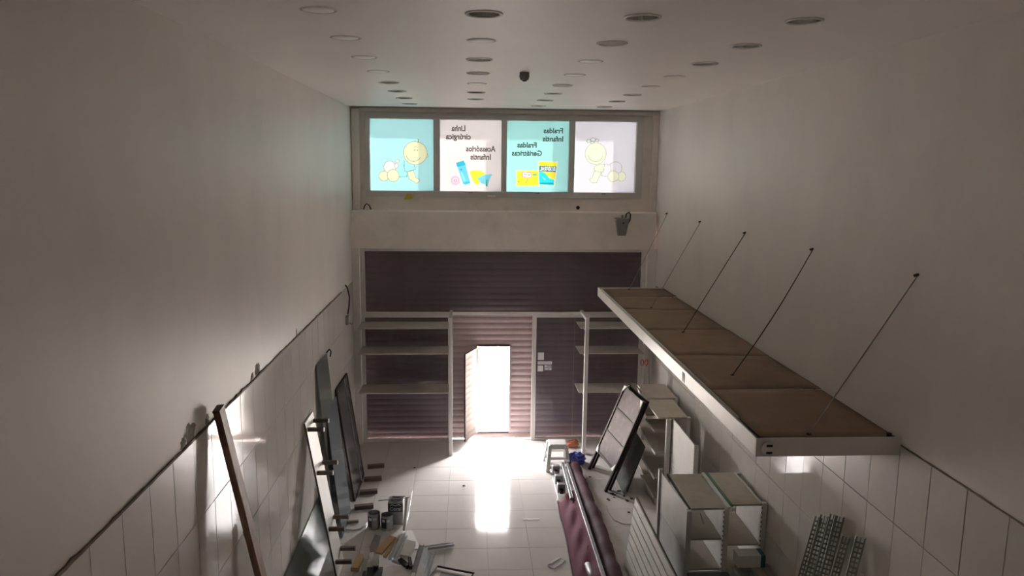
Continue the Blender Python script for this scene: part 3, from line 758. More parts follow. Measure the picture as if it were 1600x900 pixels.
# white profiles and orange loops in the front right corner
for k, (x, yb) in enumerate(((3.34, 14.30), (3.39, 14.33), (3.44, 14.30), (3.50, 14.34))):
    v, f = prism_vf((x - 0.03, yb - 0.12, 0.0), (x + 0.03, yb + 0.06, 2.0 - 0.05 * k), channel(0.03, 0.02, 0.004), (1, 0, 0))
    tag(mesh('white_profile', v, f, M['white_frame']), f'thin white profile leaning in the front corner, {ORD[k]} from the shop window glass', 'profile', 'white profiles in the front corner')
lp = thing('orange_loops', (3.36, 14.2, 1.6), 'pair of orange plastic loops hanging in the front corner by white profiles', 'hook')
for cx in (3.325, 3.405):
    pts = [(cx + 0.028 * math.cos(a), 14.17, 1.69 + 0.06 * math.sin(a)) for a in [2 * math.pi * k / 14 for k in range(15)]]
    tube('loop', pts, 0.010, M['orangep'], lp, 6)
tube('hanging_cord', [(3.36, 14.18, 1.64), (3.34, 14.12, 1.4), (3.27, 14.05, 1.1), (3.25, 14.02, 0.8)], 0.008, M['white_frame'], lp, 6)

# ================================================================== HANGING CANOPY ON THE RIGHT WALL
CX0, CY0, CY1, CZ0, CZ1 = 2.36, 5.91, 13.80, 3.05, 3.205
cn = thing('wall_canopy', (3.0, 9.85, CZ0), 'long white suspended canopy with brown hardboard top along the right wall', 'canopy')
box('side_fascia', CX0, CX0 + 0.018, CY0 + 0.018, CY1 - 0.018, CZ0, CZ1, M['white_pnt'], cn, 0.002)
box('end_fascia', CX0, XR - 0.012, CY0, CY0 + 0.018, CZ0, CZ1, M['white_pnt'], cn, 0.002)
box('end_fascia', CX0, XR - 0.012, CY1 - 0.018, CY1, CZ0, CZ1, M['white_pnt'], cn, 0.002)
box('soffit', CX0 + 0.018, XR - 0.012, CY0 + 0.018, CY1 - 0.018, CZ0, CZ0 + 0.012, M['white_pnt'], cn)
seams = [CY0 + 0.06, 7.37, 8.76, 10.21, 11.72, 12.9, CY1 - 0.03]
for k in range(len(seams) - 1):
    x0, x1, a, b = CX0 + 0.055, XR - 0.014, seams[k] + 0.004, seams[k + 1] - 0.004
    nx, ny = 10, 8; V, F = [], []
    ph = random.uniform(0, 6)
    for jj in range(ny + 1):
        for ii in range(nx + 1):
            u, w = ii / nx, jj / ny
            V.append((x0 + (x1 - x0) * u, a + (b - a) * w, 3.186 + 0.006 * math.sin(3 * u + ph) * (1 if k % 2 else -1) + 0.010 * (w - 0.5) * math.sin(5 * u + ph)))
    for jj in range(ny):
        for ii in range(nx): q = jj * (nx + 1) + ii; F.append((q, q + 1, q + nx + 2, q + nx + 1))
    o = mesh('board', V, F, M['hardboard'], cn, smooth=True); md = o.modifiers.new('thick', 'SOLIDIFY'); md.thickness = 0.004
box('inner_channel', CX0 + 0.018, CX0 + 0.05, CY0 + 0.05, CY1 - 0.02, CZ0 + 0.012, CZ1 - 0.035, M['dark_rim'], cn)
box('inner_channel', CX0 + 0.05, XR - 0.014, CY0 + 0.02, CY0 + 0.055, CZ0 + 0.012, CZ1 - 0.02, M['dark_rim'], cn)
tube('edge_conduit', [(CX0 + 0.036, 6.45, CZ1 + 0.0), (CX0 + 0.036, 13.6, CZ1 + 0.0)], 0.014, M['white_frame'], cn, 8)
for k, (yt, xb, yb, sag) in enumerate(((13.81, 2.90, 13.60, 0), (11.78, 2.88, 11.8, 0.0), (9.81, 2.89, 10.0, 0.0), (7.82, 2.83, 7.86, 0.06), (5.91, 2.85, 6.02, 0.0))):
    p, q = (XR, yt, 4.57), (xb, yb, 3.20)
    pts = [lerp(p, q, t / 10) for t in range(11)]
    pts = [(a, b, c - sag * math.sin(math.pi * t / 10)) for t, (a, b, c) in enumerate(pts)]
    wire = tube('suspension_wire', pts, 0.0052, M['dark_rim' if k in (2, 3) else 'galv'], cn, 6)
    v, f = lathe_vf([(0, 0), (0.02, 0), (0.02, 0.01), (0, 0.01)], (xb, yb, 3.198), 10, False); mesh('wire_washer', v, f, M['dark_rim'], wire)
    mesh('wall_eye', *tube_vf([(XR, yt, 4.57), (XR - 0.035, yt, 4.56)], 0.012, 8), M['dark_rim'], wire)
# end socket and corner scrap
v, f = lathe_vf([(0, 0), (0.055, 0), (0.055, 0.02), (0.035, 0.035), (0, 0.035)], (0, 0, 0), 20, False)
sk = mesh('end_socket', [(2.455 + a, CY0 - c, 3.125 + b) for a, b, c in v], f, M['white_pnt'], cn)
for dz in (-0.03, 0.03): box('socket_slot', 2.435, 2.485, CY0 - 0.037, CY0 - 0.034, 3.125 + dz - 0.010, 3.125 + dz + 0.010, M['black'], sk)
mesh('corner_bolt', *lathe_vf([(0, 0), (0.02, 0), (0.02, 0.03), (0, 0.03)], (3.52, CY0 + 0.07, 3.19), 10, False), M['black'], cn)
box('fascia_patch', CX0 - 0.002, CX0, 8.02, 8.12, 3.07, 3.17, M['front'], cn)

# ================================================================== SHELVING ON THE RIGHT
def upright_vf(x, y, z0, z1, w=0.05, d=0.04):
    return prism_vf((x, y, z0), (x, y, z1), channel(w, d, 0.004), (0, 1, 0))
def slots(name, x, y, z0, z1, parent, dx=0.002, pit=0.06):
    vf = [box_vf(x - 0.004, x + 0.004, y - dx, y + 0.001, z, z + 0.022) for z in np.arange(z0, z1, pit)]
    v, f = join(*vf); o = mesh(name, v, f, M['black'], parent); o['kind'] = 'stuff'; return o
# bays of the tall gondola (facing the room)
def gondola(label, x0, xback, y0, y1, ztop, levels, shelf_depth, side='left'):
    g = thing('shelving_unit', ((x0 + xback) / 2, (y0 + y1) / 2, 0), label, 'shelving', 'white metal shelving units along the right wall')
    return g
ga = gondola('tall white shelving bay beside the front corner, topped by two offset boards', 2.98, 3.5, 12.42, 13.28, 1.5, None, None)
box('top_board', 3.04, 3.54, 12.44, 13.28, 1.49, 1.52, M['shelf_dust'], ga, 0.003)
box('back_panel', 3.50, 3.52, 12.42, 13.28, 0.1, 1.49, M['shelf_white'], ga)
box('upright', 3.51, 3.55, 12.40, 12.44, 0, 1.53, M['shelf_white'], ga)
box('upright', 3.51, 3.55, 13.25, 13.29, 0, 1.53, M['shelf_white'], ga)
for z in (1.20, 0.84, 0.45, 0.14): box('shelf', 3.02, 3.50, 12.45, 13.26, z, z + 0.03, M['shelf_dust'], ga, 0.003)
tri = mesh('end_bracket', *plate_vf([(3.02, 12.46, 1.485), (3.02, 13.2, 1.485), (3.05, 13.2, 1.40), (3.05, 12.46, 1.36)], 0.006), M['shelf_white'], ga)
gb = gondola('white shelving bay with five jutting shelves behind the leaning dark frames', 2.98, 3.5, 11.48, 12.4, 1.5, None, None)
box('top_board', 2.98, 3.46, 11.48, 12.40, 1.475, 1.505, M['shelf_dust'], gb, 0.003)
box('upright', 3.12, 3.19, 11.46, 11.52, 0, 1.475, M['shelf_white'], gb, 0.003)
box('upright', 3.44, 3.50, 11.46, 11.52, 0, 1.50, M['shelf_white'], gb, 0.003)
box('upright', 3.44, 3.50, 12.36, 12.41, 0, 1.475, M['shelf_white'], gb, 0.003)
box('back_panel', 3.46, 3.48, 11.53, 12.36, 0.1, 1.47, M['shelf_white'], gb)
for z in (0.88, 0.47, 0.15):
    s = box('shelf', 2.97, 3.455, 11.53, 12.36, z, z + 0.028, M['shelf_dust'], gb, 0.003)
    box('shelf_lip', 2.955, 2.97, 11.50, 12.40, z - 0.008, z + 0.03, M['plastic'], s, 0.003)
s = box('shelf', 3.02, 3.455, 11.85, 12.36, 1.15, 1.178, M['shelf_dust'], gb, 0.003); box('shelf_lip', 3.005, 3.02, 11.80, 12.40, 1.142, 1.18, M['plastic'], s, 0.003)
box('base_plinth', 3.0, 3.44, 11.56, 12.34, 0, 0.12, M['shelf_white'], gb)
gc = gondola('bare white shelving back panel between two posts, its shelves removed', 3.2, 3.3, 10.25, 11.45, 1.5, None, None)
box('back_panel', 3.205, 3.22, 10.30, 11.44, 0.76, 1.50, M['shelf_white'], gc, 0.002)
box('back_panel', 3.205, 3.22, 10.30, 11.44, 0.1, 0.75, M['shelf_white'], gc, 0.002)
box('upright', 3.19, 3.26, 10.22, 10.28, 0, 1.50, M['shelf_white'], gc, 0.003)
slots('slot_row', 3.2, 10.30, 0.2, 1.45, gc)
box('foot', 2.95, 3.26, 10.22, 10.28, 0.0, 0.06, M['shelf_white'], gc)
# nearer pair of cabinets
gd = gondola('low white open shelving cabinet beside the slatted panel, white side panels towards the room', 2.55, 3.1, 8.42, 9.58, 1.42, None, None)
box('post', 2.525, 2.575, 9.54, 9.60, 0, 1.44, M['white_frame'], gd, 0.003)
box('post', 2.575, 2.635, 8.40, 8.46, 0, 1.39, M['shelf_white'], gd, 0.003)
plate('side_panel', [(2.553, 9.54, 0.86), (2.605, 8.46, 0.86), (2.605, 8.46, 1.40), (2.553, 9.54, 1.40)], 0.012, M['shelf_white'], gd)
plate('side_panel', [(2.553, 9.54, 0.12), (2.605, 8.46, 0.12), (2.605, 8.46, 0.85), (2.553, 9.54, 0.85)], 0.012, M['shelf_white'], gd)
box('top_board', 2.635, 3.04, 8.44, 9.46, 1.385, 1.41, M['shelf_dust'], gd, 0.003)
box('top_edge', 2.615, 2.635, 8.46, 9.5, 1.37, 1.40, M['dark_rim'], gd)
box('upright', 3.04, 3.10, 8.44, 8.50, 0, 1.40, M['shelf_white'], gd, 0.003)
box('upright', 3.04, 3.10, 9.42, 9.47, 0, 1.40, M['shelf_white'], gd, 0.003)
box('back_panel', 3.05, 3.065, 8.50, 9.42, 0.1, 1.38, M['shelf_white'], gd)
slots('slot_row', 3.035, 8.446, 0.5, 1.36, gd)
for z in (0.97, 0.58): box('shelf', 2.64, 3.045, 8.50, 9.42, z, z + 0.025, M['shelf_dust'], gd, 0.003)
box('kick_board', 2.64, 3.04, 8.47, 8.49, 0.30, 0.58, M['shelf_white'], gd)
bar('top_strut', (2.74, 8.42, 1.36), (2.80, 8.46, 1.20), 0.012, 0.006, M['plastic'], gd)
ge = gondola('low white open shelving cabinet against the right wall with a green-edged top', 3.1, 3.56, 8.5, 9.46, 1.42, None, None)
box('top_board', 3.13, 3.52, 8.50, 9.46, 1.40, 1.425, M['shelf_dust'], ge, 0.003)
box('green_strip', 3.108, 3.145, 8.44, 9.46, 1.426, 1.438, M['green'], ge)
box('white_strip', 3.07, 3.106, 8.42, 9.46, 1.411, 1.43, M['plastic'], ge)
box('strip_end', 3.115, 3.155, 8.41, 8.44, 1.38, 1.42, M['paper'], ge)
box('upright', 3.525, 3.58, 8.50, 8.56, 0, 1.43, M['shelf_white'], ge, 0.003)
box('upright', 3.525, 3.58, 9.41, 9.46, 0, 1.43, M['shelf_white'], ge, 0.003)
box('back_panel', 3.54, 3.555, 8.56, 9.41, 0.1, 1.40, M['shelf_white'], ge)
slots('slot_row', 3.52, 8.506, 0.7, 1.38, ge)
bar('top_wire', (3.505, 8.52, 1.432), (3.505, 9.44, 1.432), 0.012, 0.012, M['plastic'], ge)
for z in (0.86, 0.45): box('shelf', 3.12, 3.535, 8.56, 9.41, z, z + 0.025, M['shelf_dust'], ge, 0.003)
bx = thing('carton', (3.34, 8.31, 0.762), 'white carton with a teal end under the green-edged cabinet top', 'box')
box('carton_body', 3.16, 3.43, 8.22, 8.40, 0.762, 0.91, M['paper'], bx, 0.003)
box('carton_end', 3.431, 3.485, 8.22, 8.40, 0.762, 0.91, M['teal'], bx, 0.003)
box('carton_label', 3.486, 3.488, 8.26, 8.36, 0.79, 0.88, M['paper'], bx)
lo = thing('low_bench', (2.85, 7.7, 0), 'low cabinet with a dark grey top in front of the shelving cabinet', 'cabinet')
box('body', 2.62, 3.08, 7.0, 8.36, 0, 0.60, M['shelf_white'], lo, 0.004); box('top', 2.60, 3.10, 6.98, 8.38, 0.60, 0.625, M['greybox'], lo, 0.004)
lo2 = thing('low_bench', (3.35, 7.7, 0), 'low white cabinet by the right wall carrying loose boards', 'cabinet')
box('body', 3.14, 3.56, 7.45, 8.36, 0, 0.70, M['shelf_white'], lo2, 0.004); box('top', 3.12, 3.58, 7.43, 8.38, 0.70, 0.725, M['shelf_dust'], lo2, 0.004)
BL = ['leftmost', 'second', 'third', 'fourth']
for k, (x, w, a, b, m) in enumerate(((3.17, 0.07, 8.30, 7.46, 'galv'), (3.27, 0.09, 8.22, 7.45, 'greymetal'), (3.38, 0.09, 8.34, 7.48, 'shelf_dust'), (3.50, 0.10, 8.28, 7.45, 'shelf_dust'))):
    v, f = prism_vf((x, b, 0.726), (x + 0.01, a, 0.726), channel(w, 0.035, 0.004))
    tag(mesh('loose_board', v, f, M[m]), f'{["narrow galvanised", "dark grey", "dusty cream", "wider dusty cream"][k]} channel lying on the low cabinet by the right wall', 'board', 'channels on the low cabinet')
cbm = blob('cable_heap', (3.44, 7.78, 0.80), 0.085, M['black'], None, 3, 3, (1.4, 1.0, 0.5), 0.3); tag(cbm, 'black cable heap on the loose channels by the right wall', 'cable')

# slatted panel leaning on the cabinet
sp = thing('slat_panel', (2.3, 8.6, 0), 'cream slatwall panel with dark grooves leaning against the white cabinet', 'panel')
ya, yb_ = 9.68, 7.2
def sp_pt(t, y): return (2.14 + 0.115 * t, y, 1.0 * t)   # t: 0 floor .. 1 top
nsl = 8
for k in range(nsl):
    t0, t1 = k / nsl + 0.011, (k + 1) / nsl - 0.011
    plate('slat', [sp_pt(t0, yb_), sp_pt(t0, ya), sp_pt(t1, ya), sp_pt(t1, yb_)], 0.016, M['shelf_white'], sp)
o = plate('backing', [(sp_pt(0, 0)[0] + 0.016, yb_, 0), (sp_pt(0, 0)[0] + 0.016, ya, 0), (sp_pt(1, 0)[0] + 0.016, ya, 1.0), (sp_pt(1, 0)[0] + 0.016, yb_, 1.0)], 0.014, M['dark_rim'], sp)

# slotted uprights bundled against the right wall
UPS = [(7.10, 1.93, 0.075), (6.95, 2.02, 0.085), (6.80, 2.10, 0.075), (6.66, 2.15, 0.085), (6.54, 2.0, 0.075), (6.26, 2.14, 0.085)]
ULAB = ['slotted steel upright at the shop-window end of the bundle', 'second slotted steel upright of the bundle leaning on the right wall', 'third slotted steel upright of the bundle leaning on the right wall',
        'tallest slotted steel upright of the bundle leaning on the right wall', 'short slotted steel upright leaning in front of the bundle', 'separate slotted steel upright leaning at the camera end of the bundle']
for k, (y, zt, w) in enumerate(UPS):
    p, q = Vector((3.22 + 0.02 * (k % 2), y + 0.14, 0.0)), Vector((3.53 - 0.015 * (k % 2), y, zt))
    d, s, t, Ln = frame_axes(p, q, (-0.45, -0.9, 0))
    vfs = []
    n = int(Ln / 0.05)
    def brick(c0, c1, a0, a1, b0, b1):
        V = [tuple(p + d * c + s * a + t * b) for c in (c0, c1) for a in (a0, a1) for b in (b0, b1)]
        return V, CUBE_F
    vfs += [brick(0, Ln, -w/2, -w/2 + 0.016, 0, 0.003), brick(0, Ln, w/2 - 0.016, w/2, 0, 0.003), brick(0, Ln, -0.005, 0.005, 0, 0.003)]
    vfs += [brick(i * 0.05, i * 0.05 + 0.020, -w/2 + 0.016, w/2 - 0.016, 0, 0.003) for i in range(n)]
    vfs += [brick(0, Ln, -w/2, -w/2 + 0.003, -0.035, 0), brick(0, Ln, w/2 - 0.003, w/2, -0.035, 0)]
    u = thing('slotted_upright', tuple(p), ULAB[k], 'upright', 'slotted uprights leaning on the right wall')
    v, f = join(*vfs); mesh('slotted_channel', v, f, M['galv'], u)
    v, f = brick(0, 0.012, -w/2 - 0.006, w/2 + 0.006, -0.04, 0.006); mesh('foot_plate', v, f, M['greymetal'], u)

# ================================================================== DARK FRAMES LEANING AT THE BACK
def dark_frame(label, off, legs, corners):
    g = thing('signboard', (2.25 + off[0], 12.6, 0), label, 'frame', 'dark display frames leaning on the shelving')
    bf, bn = Vector((2.17, 13.07, 0)) + Vector(off), Vector((2.30, 12.10, 0)) + Vector(off)
    tf, tn = Vector((2.79, 13.07, 1.555)) + Vector(off), Vector((2.90, 12.10, 1.555)) + Vector(off)
    nrm = (tf - bf).cross(bn - bf).normalized()
    S = lambda u, t: bf + (bn - bf) * u + (tf - bf) * t * 1.0 + ((tn - bn) - (tf - bf)) * t * u
    t0 = 0.0 if legs else 0.02
    bar('stile', S(0, t0), S(0, 1), 0.05, 0.045, M['darkmetal'], g, nrm, 0.003)
    bar('stile', S(1, t0), S(1, 1), 0.05, 0.045, M['darkmetal'], g, nrm, 0.003)
    ts = [0.235, 0.48, 0.745, 0.985]
    for t in ts: bar('crossbar', S(0.03, t), S(0.97, t), 0.035, 0.03, M['darkmetal'], g, nrm, 0.002)
    for a, b in zip(ts[:-1], ts[1:]):
        plate('panel', [S(0.03, a + 0.01), S(0.97, a + 0.01), S(0.97, b - 0.01), S(0.03, b - 0.01)], 0.008, M['film'], g)
    if corners:
        for u, t, du, dt in ((0, 1, 1, -1), (1, 1, -1, -1), (0, 0.225, 1, 1), (1, 0.225, -1, 1)):
            a, b, c = S(u, t), S(u + du * 0.12, t), S(u, t + dt * 0.075)
            n2 = nrm * 0.03
            V = [tuple(a + n2), tuple(b + n2), tuple(c + n2), tuple(a - n2), tuple(b - n2), tuple(c - n2)]
            mesh('corner_guard', V, [(0, 1, 2), (5, 4, 3), (0, 3, 4, 1), (1, 4, 5, 2), (2, 5, 3, 0)], M['plastic_w'], g)
    return g
dark_frame('dark three-panel display frame with white corner guards, frontmost of the leaning frames', (0, 0, 0), True, True)
dark_frame('dark display frame leaning right behind the one with white corner guards', (0.075, 0.06, 0.0), True, False)
for k, (xa, xb, y0, y1, z) in enumerate(((2.58, 2.90, 11.95, 12.75, 0.86), (2.66, 2.935, 12.05, 12.85, 0.80))):
    plate_o = plate('glass_offcut', [(xa, y0, 0.004), (xa, y1, 0.004), (xb, y1, z), (xb, y0, z)], 0.006, M['glass_green'])
    tag(plate_o, ['greenish glass offcut leaning under the dark display frames', 'second greenish glass offcut, nearer the shelving, under the dark display frames'][k], 'glass', 'glass offcuts under the dark frames')

# ================================================================== STOOL, BAG, BRICK
st = thing('plastic_stool', (1.6, 13.15, 0), 'white plastic stool with cut-out sides by the shop window', 'stool')
sx0, sx1, sy0, sy1, sz = 1.465, 1.755, 13.13, 13.40, 0.45
bx0, bx1, by0, by1 = 1.41, 1.79, 12.97, 13.50
box('seat', sx0 - 0.01, sx1 + 0.01, sy0 - 0.01, sy1 + 0.01, sz - 0.03, sz, M['plastic'], st, 0.012)
cs = [((bx0, by0), (sx0, sy0)), ((bx1, by0), (sx1, sy0)), ((bx1, by1), (sx1, sy1)), ((bx0, by1), (sx0, sy1))]
def stp(i, t): (a, b), (c, d) = cs[i]; return Vector((a + (c - a) * t, b + (d - b) * t, (sz - 0.03) * t))
for i in range(4): bar('leg', stp(i, 0), stp(i, 1), 0.065, 0.06, M['plastic'], st, (0, 1, 0), 0.006)
for i in range(4): plate('cross_panel', [stp(i, 0.10), stp((i + 1) % 4, 0.10), stp((i + 1) % 4, 0.20), stp(i, 0.20)], 0.012, M['plastic'], st)
for i in range(4):
    j = (i + 1) % 4
    plate('apron', [stp(i, 0.86), stp(j, 0.86), stp(j, 1.0), stp(i, 1.0)], 0.012, M['plastic'], st)
    plate('cross_panel', [stp(i, 0.46), stp(j, 0.46), stp(j, 0.54), stp(i, 0.54)], 0.012, M['plastic'], st)
bag = blob('plastic_bag', (1.98, 13.36, 0.075), 0.14, M['blue'], None, 11, 3, (1.25, 0.9, 0.9), 0.22); tag(bag, 'crumpled blue plastic bag on the floor beside the stool', 'bag')
tag(blob('brick_piece', (1.98, 14.18, 0.05), 0.09, M['orange'], None, 5, 2, (1.7, 0.9, 0.6), 0.2), 'larger reddish-orange broken brick piece by the shop window', 'brick', 'broken brick pieces')
tag(blob('brick_piece', (2.08, 14.38, 0.04), 0.06, M['orange'], None, 6, 2, (1.3, 0.9, 0.7), 0.25), 'smaller reddish-orange broken brick piece nearer the glass', 'brick', 'broken brick pieces')

# ================================================================== FOLDED AWNING ON THE FLOOR
aw = thing('folded_awning', (1.75, 11.2, 0), 'folded maroon awning with vinyl roll and aluminium bar lying along the floor', 'awning')
def wob(y): return 0.03 * math.sin(y * 1.3)
ys = np.linspace(12.85, 8.9, 34)
rp = [(1.875 + wob(y) * 0.6 + (0.02 if y < 11 else 0), y, 0.125 + 0.01 * math.sin(7 * y)) for y in ys]
tube('fabric_roll', rp, [0.115 + 0.008 * math.sin(11 * y) + 0.004 * math.sin(31 * y) for y in ys], M['maroon_roll'], aw, 16)
bar('front_bar', (1.74, 12.86, 0.215), (1.72, 8.9, 0.24), 0.05, 0.05, M['alu'], aw, (0, 0, 1), 0.004)
bar('folding_arm', (1.66, 12.86, 0.20), (1.64, 11.45, 0.17), 0.055, 0.05, M['greymetal'], aw, (0, 0, 1), 0.01)
bar('folding_arm', (1.52, 12.72, 0.12), (1.53, 11.85, 0.10), 0.06, 0.05, M['darkmetal'], aw, (0, 0, 1), 0.006)
for y in (12.78, 12.35, 12.0): box('arm_bracket', 1.47, 1.60, y - 0.05, y + 0.05, 0.05, 0.20, M['greymetal'], aw, 0.008)
mesh('end_cap', *lathe_vf([(0, -0.03), (0.05, -0.03), (0.055, 0.03), (0, 0.03)], (1.74, 12.88, 0.22), 12, False), M['white_frame'], aw)
# loose cloth hanging from the bar to the floor, with folds
V, F = [], []; na, nb = 40, 14
for i in range(na + 1):
    y = 11.75 - 2.85 * i / na
    for j in range(nb + 1):
        t = j / nb
        edge = 1.545 - 0.13 * min(1, max(0, (12.75 - y) / 1.6)) - 0.02 * math.sin(2.2 * y)
        x = 1.735 + (edge - 1.735) * t
        z = 0.19 * (1 - t) ** 1.5 + 0.014 + 0.022 * math.sin(9 * y + 5 * t) * math.sin(math.pi * min(1, t * 1.1)) * (1 - 0.4 * t) + 0.02 * math.exp(-((t - 0.55) / 0.2) ** 2)
        V.append((x, y + 0.05 * math.sin(6 * t), max(z, 0.006)))
for i in range(na):
    for j in range(nb): q = i * (nb + 1) + j; F.append((q, q + 1, q + nb + 2, q + nb + 1))
cl = mesh('loose_cloth', V, F, M['maroon'], aw, smooth=True); md = cl.modifiers.new('thick', 'SOLIDIFY'); md.thickness = 0.003; md.offset = 1
hem = tube('hem_tube', [(V[i * (nb + 1) + nb][0] - 0.006, V[i * (nb + 1) + nb][1], 0.014) for i in range(0, na + 1)], 0.010, M['darkmetal'], aw, 6)
bar('cloth_clip', (1.60, 9.6, 0.10), (1.67, 9.95, 0.16), 0.02, 0.02, M['maroon_roll'], aw)
tube('short_pipe', [(1.60, 9.55, 0.10), (1.63, 9.0, 0.08)], 0.045, M['greybox'], aw, 12)

# ================================================================== LEFT WALL: LEANING THINGS
pk = thing('wooden_plank', (-1.76, 7.0, 0), 'tall dark brown wooden plank leaning against the left wall tiles', 'plank')
pa, pb = Vector((-2.125, 6.42, 3.33)), Vector((-1.715, 6.98, 0.0))
bar('plank_body', pb, pa, 0.135, 0.06, M['brownwood'], pk, (1, 0, 0.1), 0.003)
v, f = bar_vf(pa + Vector((0.0, 0, -0.012)), pa + Vector((-0.0015, -0.002, 0.004)), 0.137, 0.062, (1, 0, 0.1)); mesh('sawn_end', v, f, M['peg'], pk)
tag(bar('wooden_board', (-1.88, 7.62, 0.0), (-2.14, 7.05, 1.93), 0.10, 0.03, M['greywood'], None, (1, 0, 0.1), 0.003), 'shorter weathered grey board leaning beside the tall brown plank', 'board')
tag(bar('wooden_board', (-1.95, 6.95, 0.0), (-2.16, 6.62, 1.56), 0.08, 0.03, M['greywood'], None, (1, 0, 0.1), 0.003), 'shortest grey board leaning at the foot of the tall brown plank', 'board')
# long white board with pairs of brackets
sb = thing('bracket_board', (-1.75, 9.75, 0), 'long white board with pairs of dark brackets leaning against the left wall', 'board')
SBL = lambda z, u: (-2.165 + 0.45 * (1 - z / 2.0), (9.44 + 0.43 * z / 2.0) + u * 0.51, z)
plate('panel', [SBL(0, 0), SBL(0, 1), SBL(2.0, 1), SBL(2.0, 0)], 0.018, M['white_pnt'], sb, 0.002)
bar('dark_edge', Vector(SBL(0.0, 0)) + Vector((0.0, -0.006, 0)), Vector(SBL(2.0, 0)) + Vector((0.0, -0.006, 0)), 0.012, 0.022, M['peg'], sb, (1, 0, 0))
for z in (1.90, 1.34, 0.62, 0.2):
    for u in (0.15, 0.85):
        p = Vector(SBL(z, u)) + Vector((0.01, 0, 0)); b_ = bar('bracket', p, p + Vector((0.20, 0.0, -0.0)), 0.045, 0.05, M['peg'], sb, (0, 0, 1), 0.003)
        bar('bracket_cap', p + Vector((0.20, 0, 0)), p + Vector((0.212, 0, 0)), 0.05, 0.055, M['greymetal'], b_, (0, 0, 1))
# sheet glass
def sheet(name, label, c4, t, m, cat='glass', group='glass sheets leaning on the left wall'):
    o = plate(name, c4, t, m); return tag(o, label, cat, group)
sheet('glass_sheet', 'tall narrow greenish glass sheet leaning on the left wall behind the bracket board', [(-1.995, 10.95, 0.0), (-1.995, 11.8, 0.0), (-2.175, 11.62, 2.52), (-2.175, 10.77, 2.55)], 0.010, M['glass_green'])
sheet('glass_sheet', 'shorter bluish glass sheet leaning between the tall glass and the smoked panel', [(-1.84, 10.62, 0.0), (-1.84, 11.45, 0.0), (-2.12, 12.0, 1.72), (-2.12, 11.12, 1.75)], 0.010, M['glass_blue'])
sheet('glass_sheet', 'low long glass sheet leaning at the foot of the left wall near the camera', [(-1.98, 8.2, 0.0), (-1.98, 10.75, 0.0), (-2.175, 10.9, 0.62), (-2.175, 8.2, 0.55)], 0.010, M['glass_green'])
tag(tube('glass_clip', [(-2.17, 11.58, 2.54), (-2.12, 11.55, 2.60), (-2.09, 11.5, 2.58), (-2.10, 11.48, 2.50)], 0.012, M['black']), 'black hook over the top corner of the tall glass sheet', 'hook')
dd = thing('smoked_panel', (-1.9, 12.6, 0), 'dark smoked panel in a metal frame leaning on the left wall by the shop window', 'panel')
Q = [Vector(v) for v in ((-1.84, 11.85, 0.0), (-1.84, 12.92, 0.0), (-2.17, 13.40, 1.70), (-2.17, 12.28, 1.73))]
plate('smoked_sheet', Q, 0.012, M['smoked'], dd)
for a, b in ((0, 1), (1, 2), (2, 3), (3, 0)):
    bar('frame_bar', Q[a] + Vector((0, 0, 0.014 if (a, b) == (0, 1) else 0)), Q[b] + Vector((0, 0, 0.014 if (a, b) == (0, 1) else 0)), 0.028, 0.028, M['darkmetal'], dd, (1, 0, 0.2))
m1, m2 = Q[0].lerp(Q[1], 0.72), Q[3].lerp(Q[2], 0.72)
bar('frame_bar', m1 + Vector((0.012, 0, 0.01)), m2 + Vector((0.012, 0, 0)), 0.012, 0.012, M['alu'], dd, (1, 0, 0.2))
# battens on the floor
for k, (xa, ya_, xb, yb2) in enumerate(((-1.81, 13.22, -1.52, 13.27), (-1.80, 12.66, -1.50, 12.70), (-1.80, 12.13, -1.51, 12.17), (-1.80, 11.56, -1.51, 11.62))):
    tag(bar('batten', (xa, ya_, 0.031), (xb, yb2, 0.031), 0.09, 0.06, M['peg'], None, (0, 0, 1), 0.003), f'short dark batten on the floor, {ORD[k]} from the shop window', 'batten', 'dark battens on the floor along the left wall')
tag(bar('batten', (-1.84, 11.09, 0.02), (-1.67, 11.11, 0.02), 0.05, 0.035, M['greywood'], None, (0, 0, 1), 0.003), 'small thin grey batten end lying near the paint cans', 'batten')

# ================================================================== PAINT CANS AND SCRAP
def paint_can(label, x, y, r, h, slash):
    g = thing('paint_can', (x, y, 0), label, 'paint can', 'open round paint cans')
    mesh('can_body', *lathe_vf([(0, 0), (r, 0), (r, h), (r + 0.004, h + 0.004), (r - 0.004, h + 0.004), (r - 0.006, h - 0.05), (0, h - 0.05)], (x, y, 0), 24, False), M['can'], g)
    v, f = lathe_vf([(r + 0.001, 0.04), (r + 0.0015, h - 0.03)], (x, y, 0), 24, False)
    keep = [q for q in f if (min(q) % 24) not in slash]
    mesh('label_band', v, keep, M['canlabel'], g)
    mesh('dried_paint', *lathe_vf([(0, h - 0.049), (r - 0.008, h - 0.049), (r - 0.008, h - 0.042), (0, h - 0.042)], (x, y, 0), 20, False), M['paintin'], g)
    v, f = lathe_vf([(r + 0.002, h * 0.62), (r + 0.002, h * 0.80)], (x, y, 0), 24, False)
    mesh('label_mark', v, [q for q in f if (min(q) % 24) in (15, 16, 18, 19)], M['canwhite'], g)
    return g
paint_can('round paint can with dark ragged label, left of the other small can', -1.415, 10.93, 0.092, 0.235, (17, 18, 19, 20, 21))
paint_can('round paint can standing right against the square paint tin', -1.215, 10.885, 0.090, 0.225, (18, 19, 20, 21, 22))
rc = thing('paint_tin', (-1.1, 11.08, 0), 'tall square paint tin with dark name label, stirring stick across its top', 'paint can')
tx0, tx1, ty0, ty1, tz = -1.215, -0.985, 11.0, 11.23, 0.36
box('tin_body', tx0, tx1, ty0, ty1, 0, tz, M['can'], rc, 0.008)
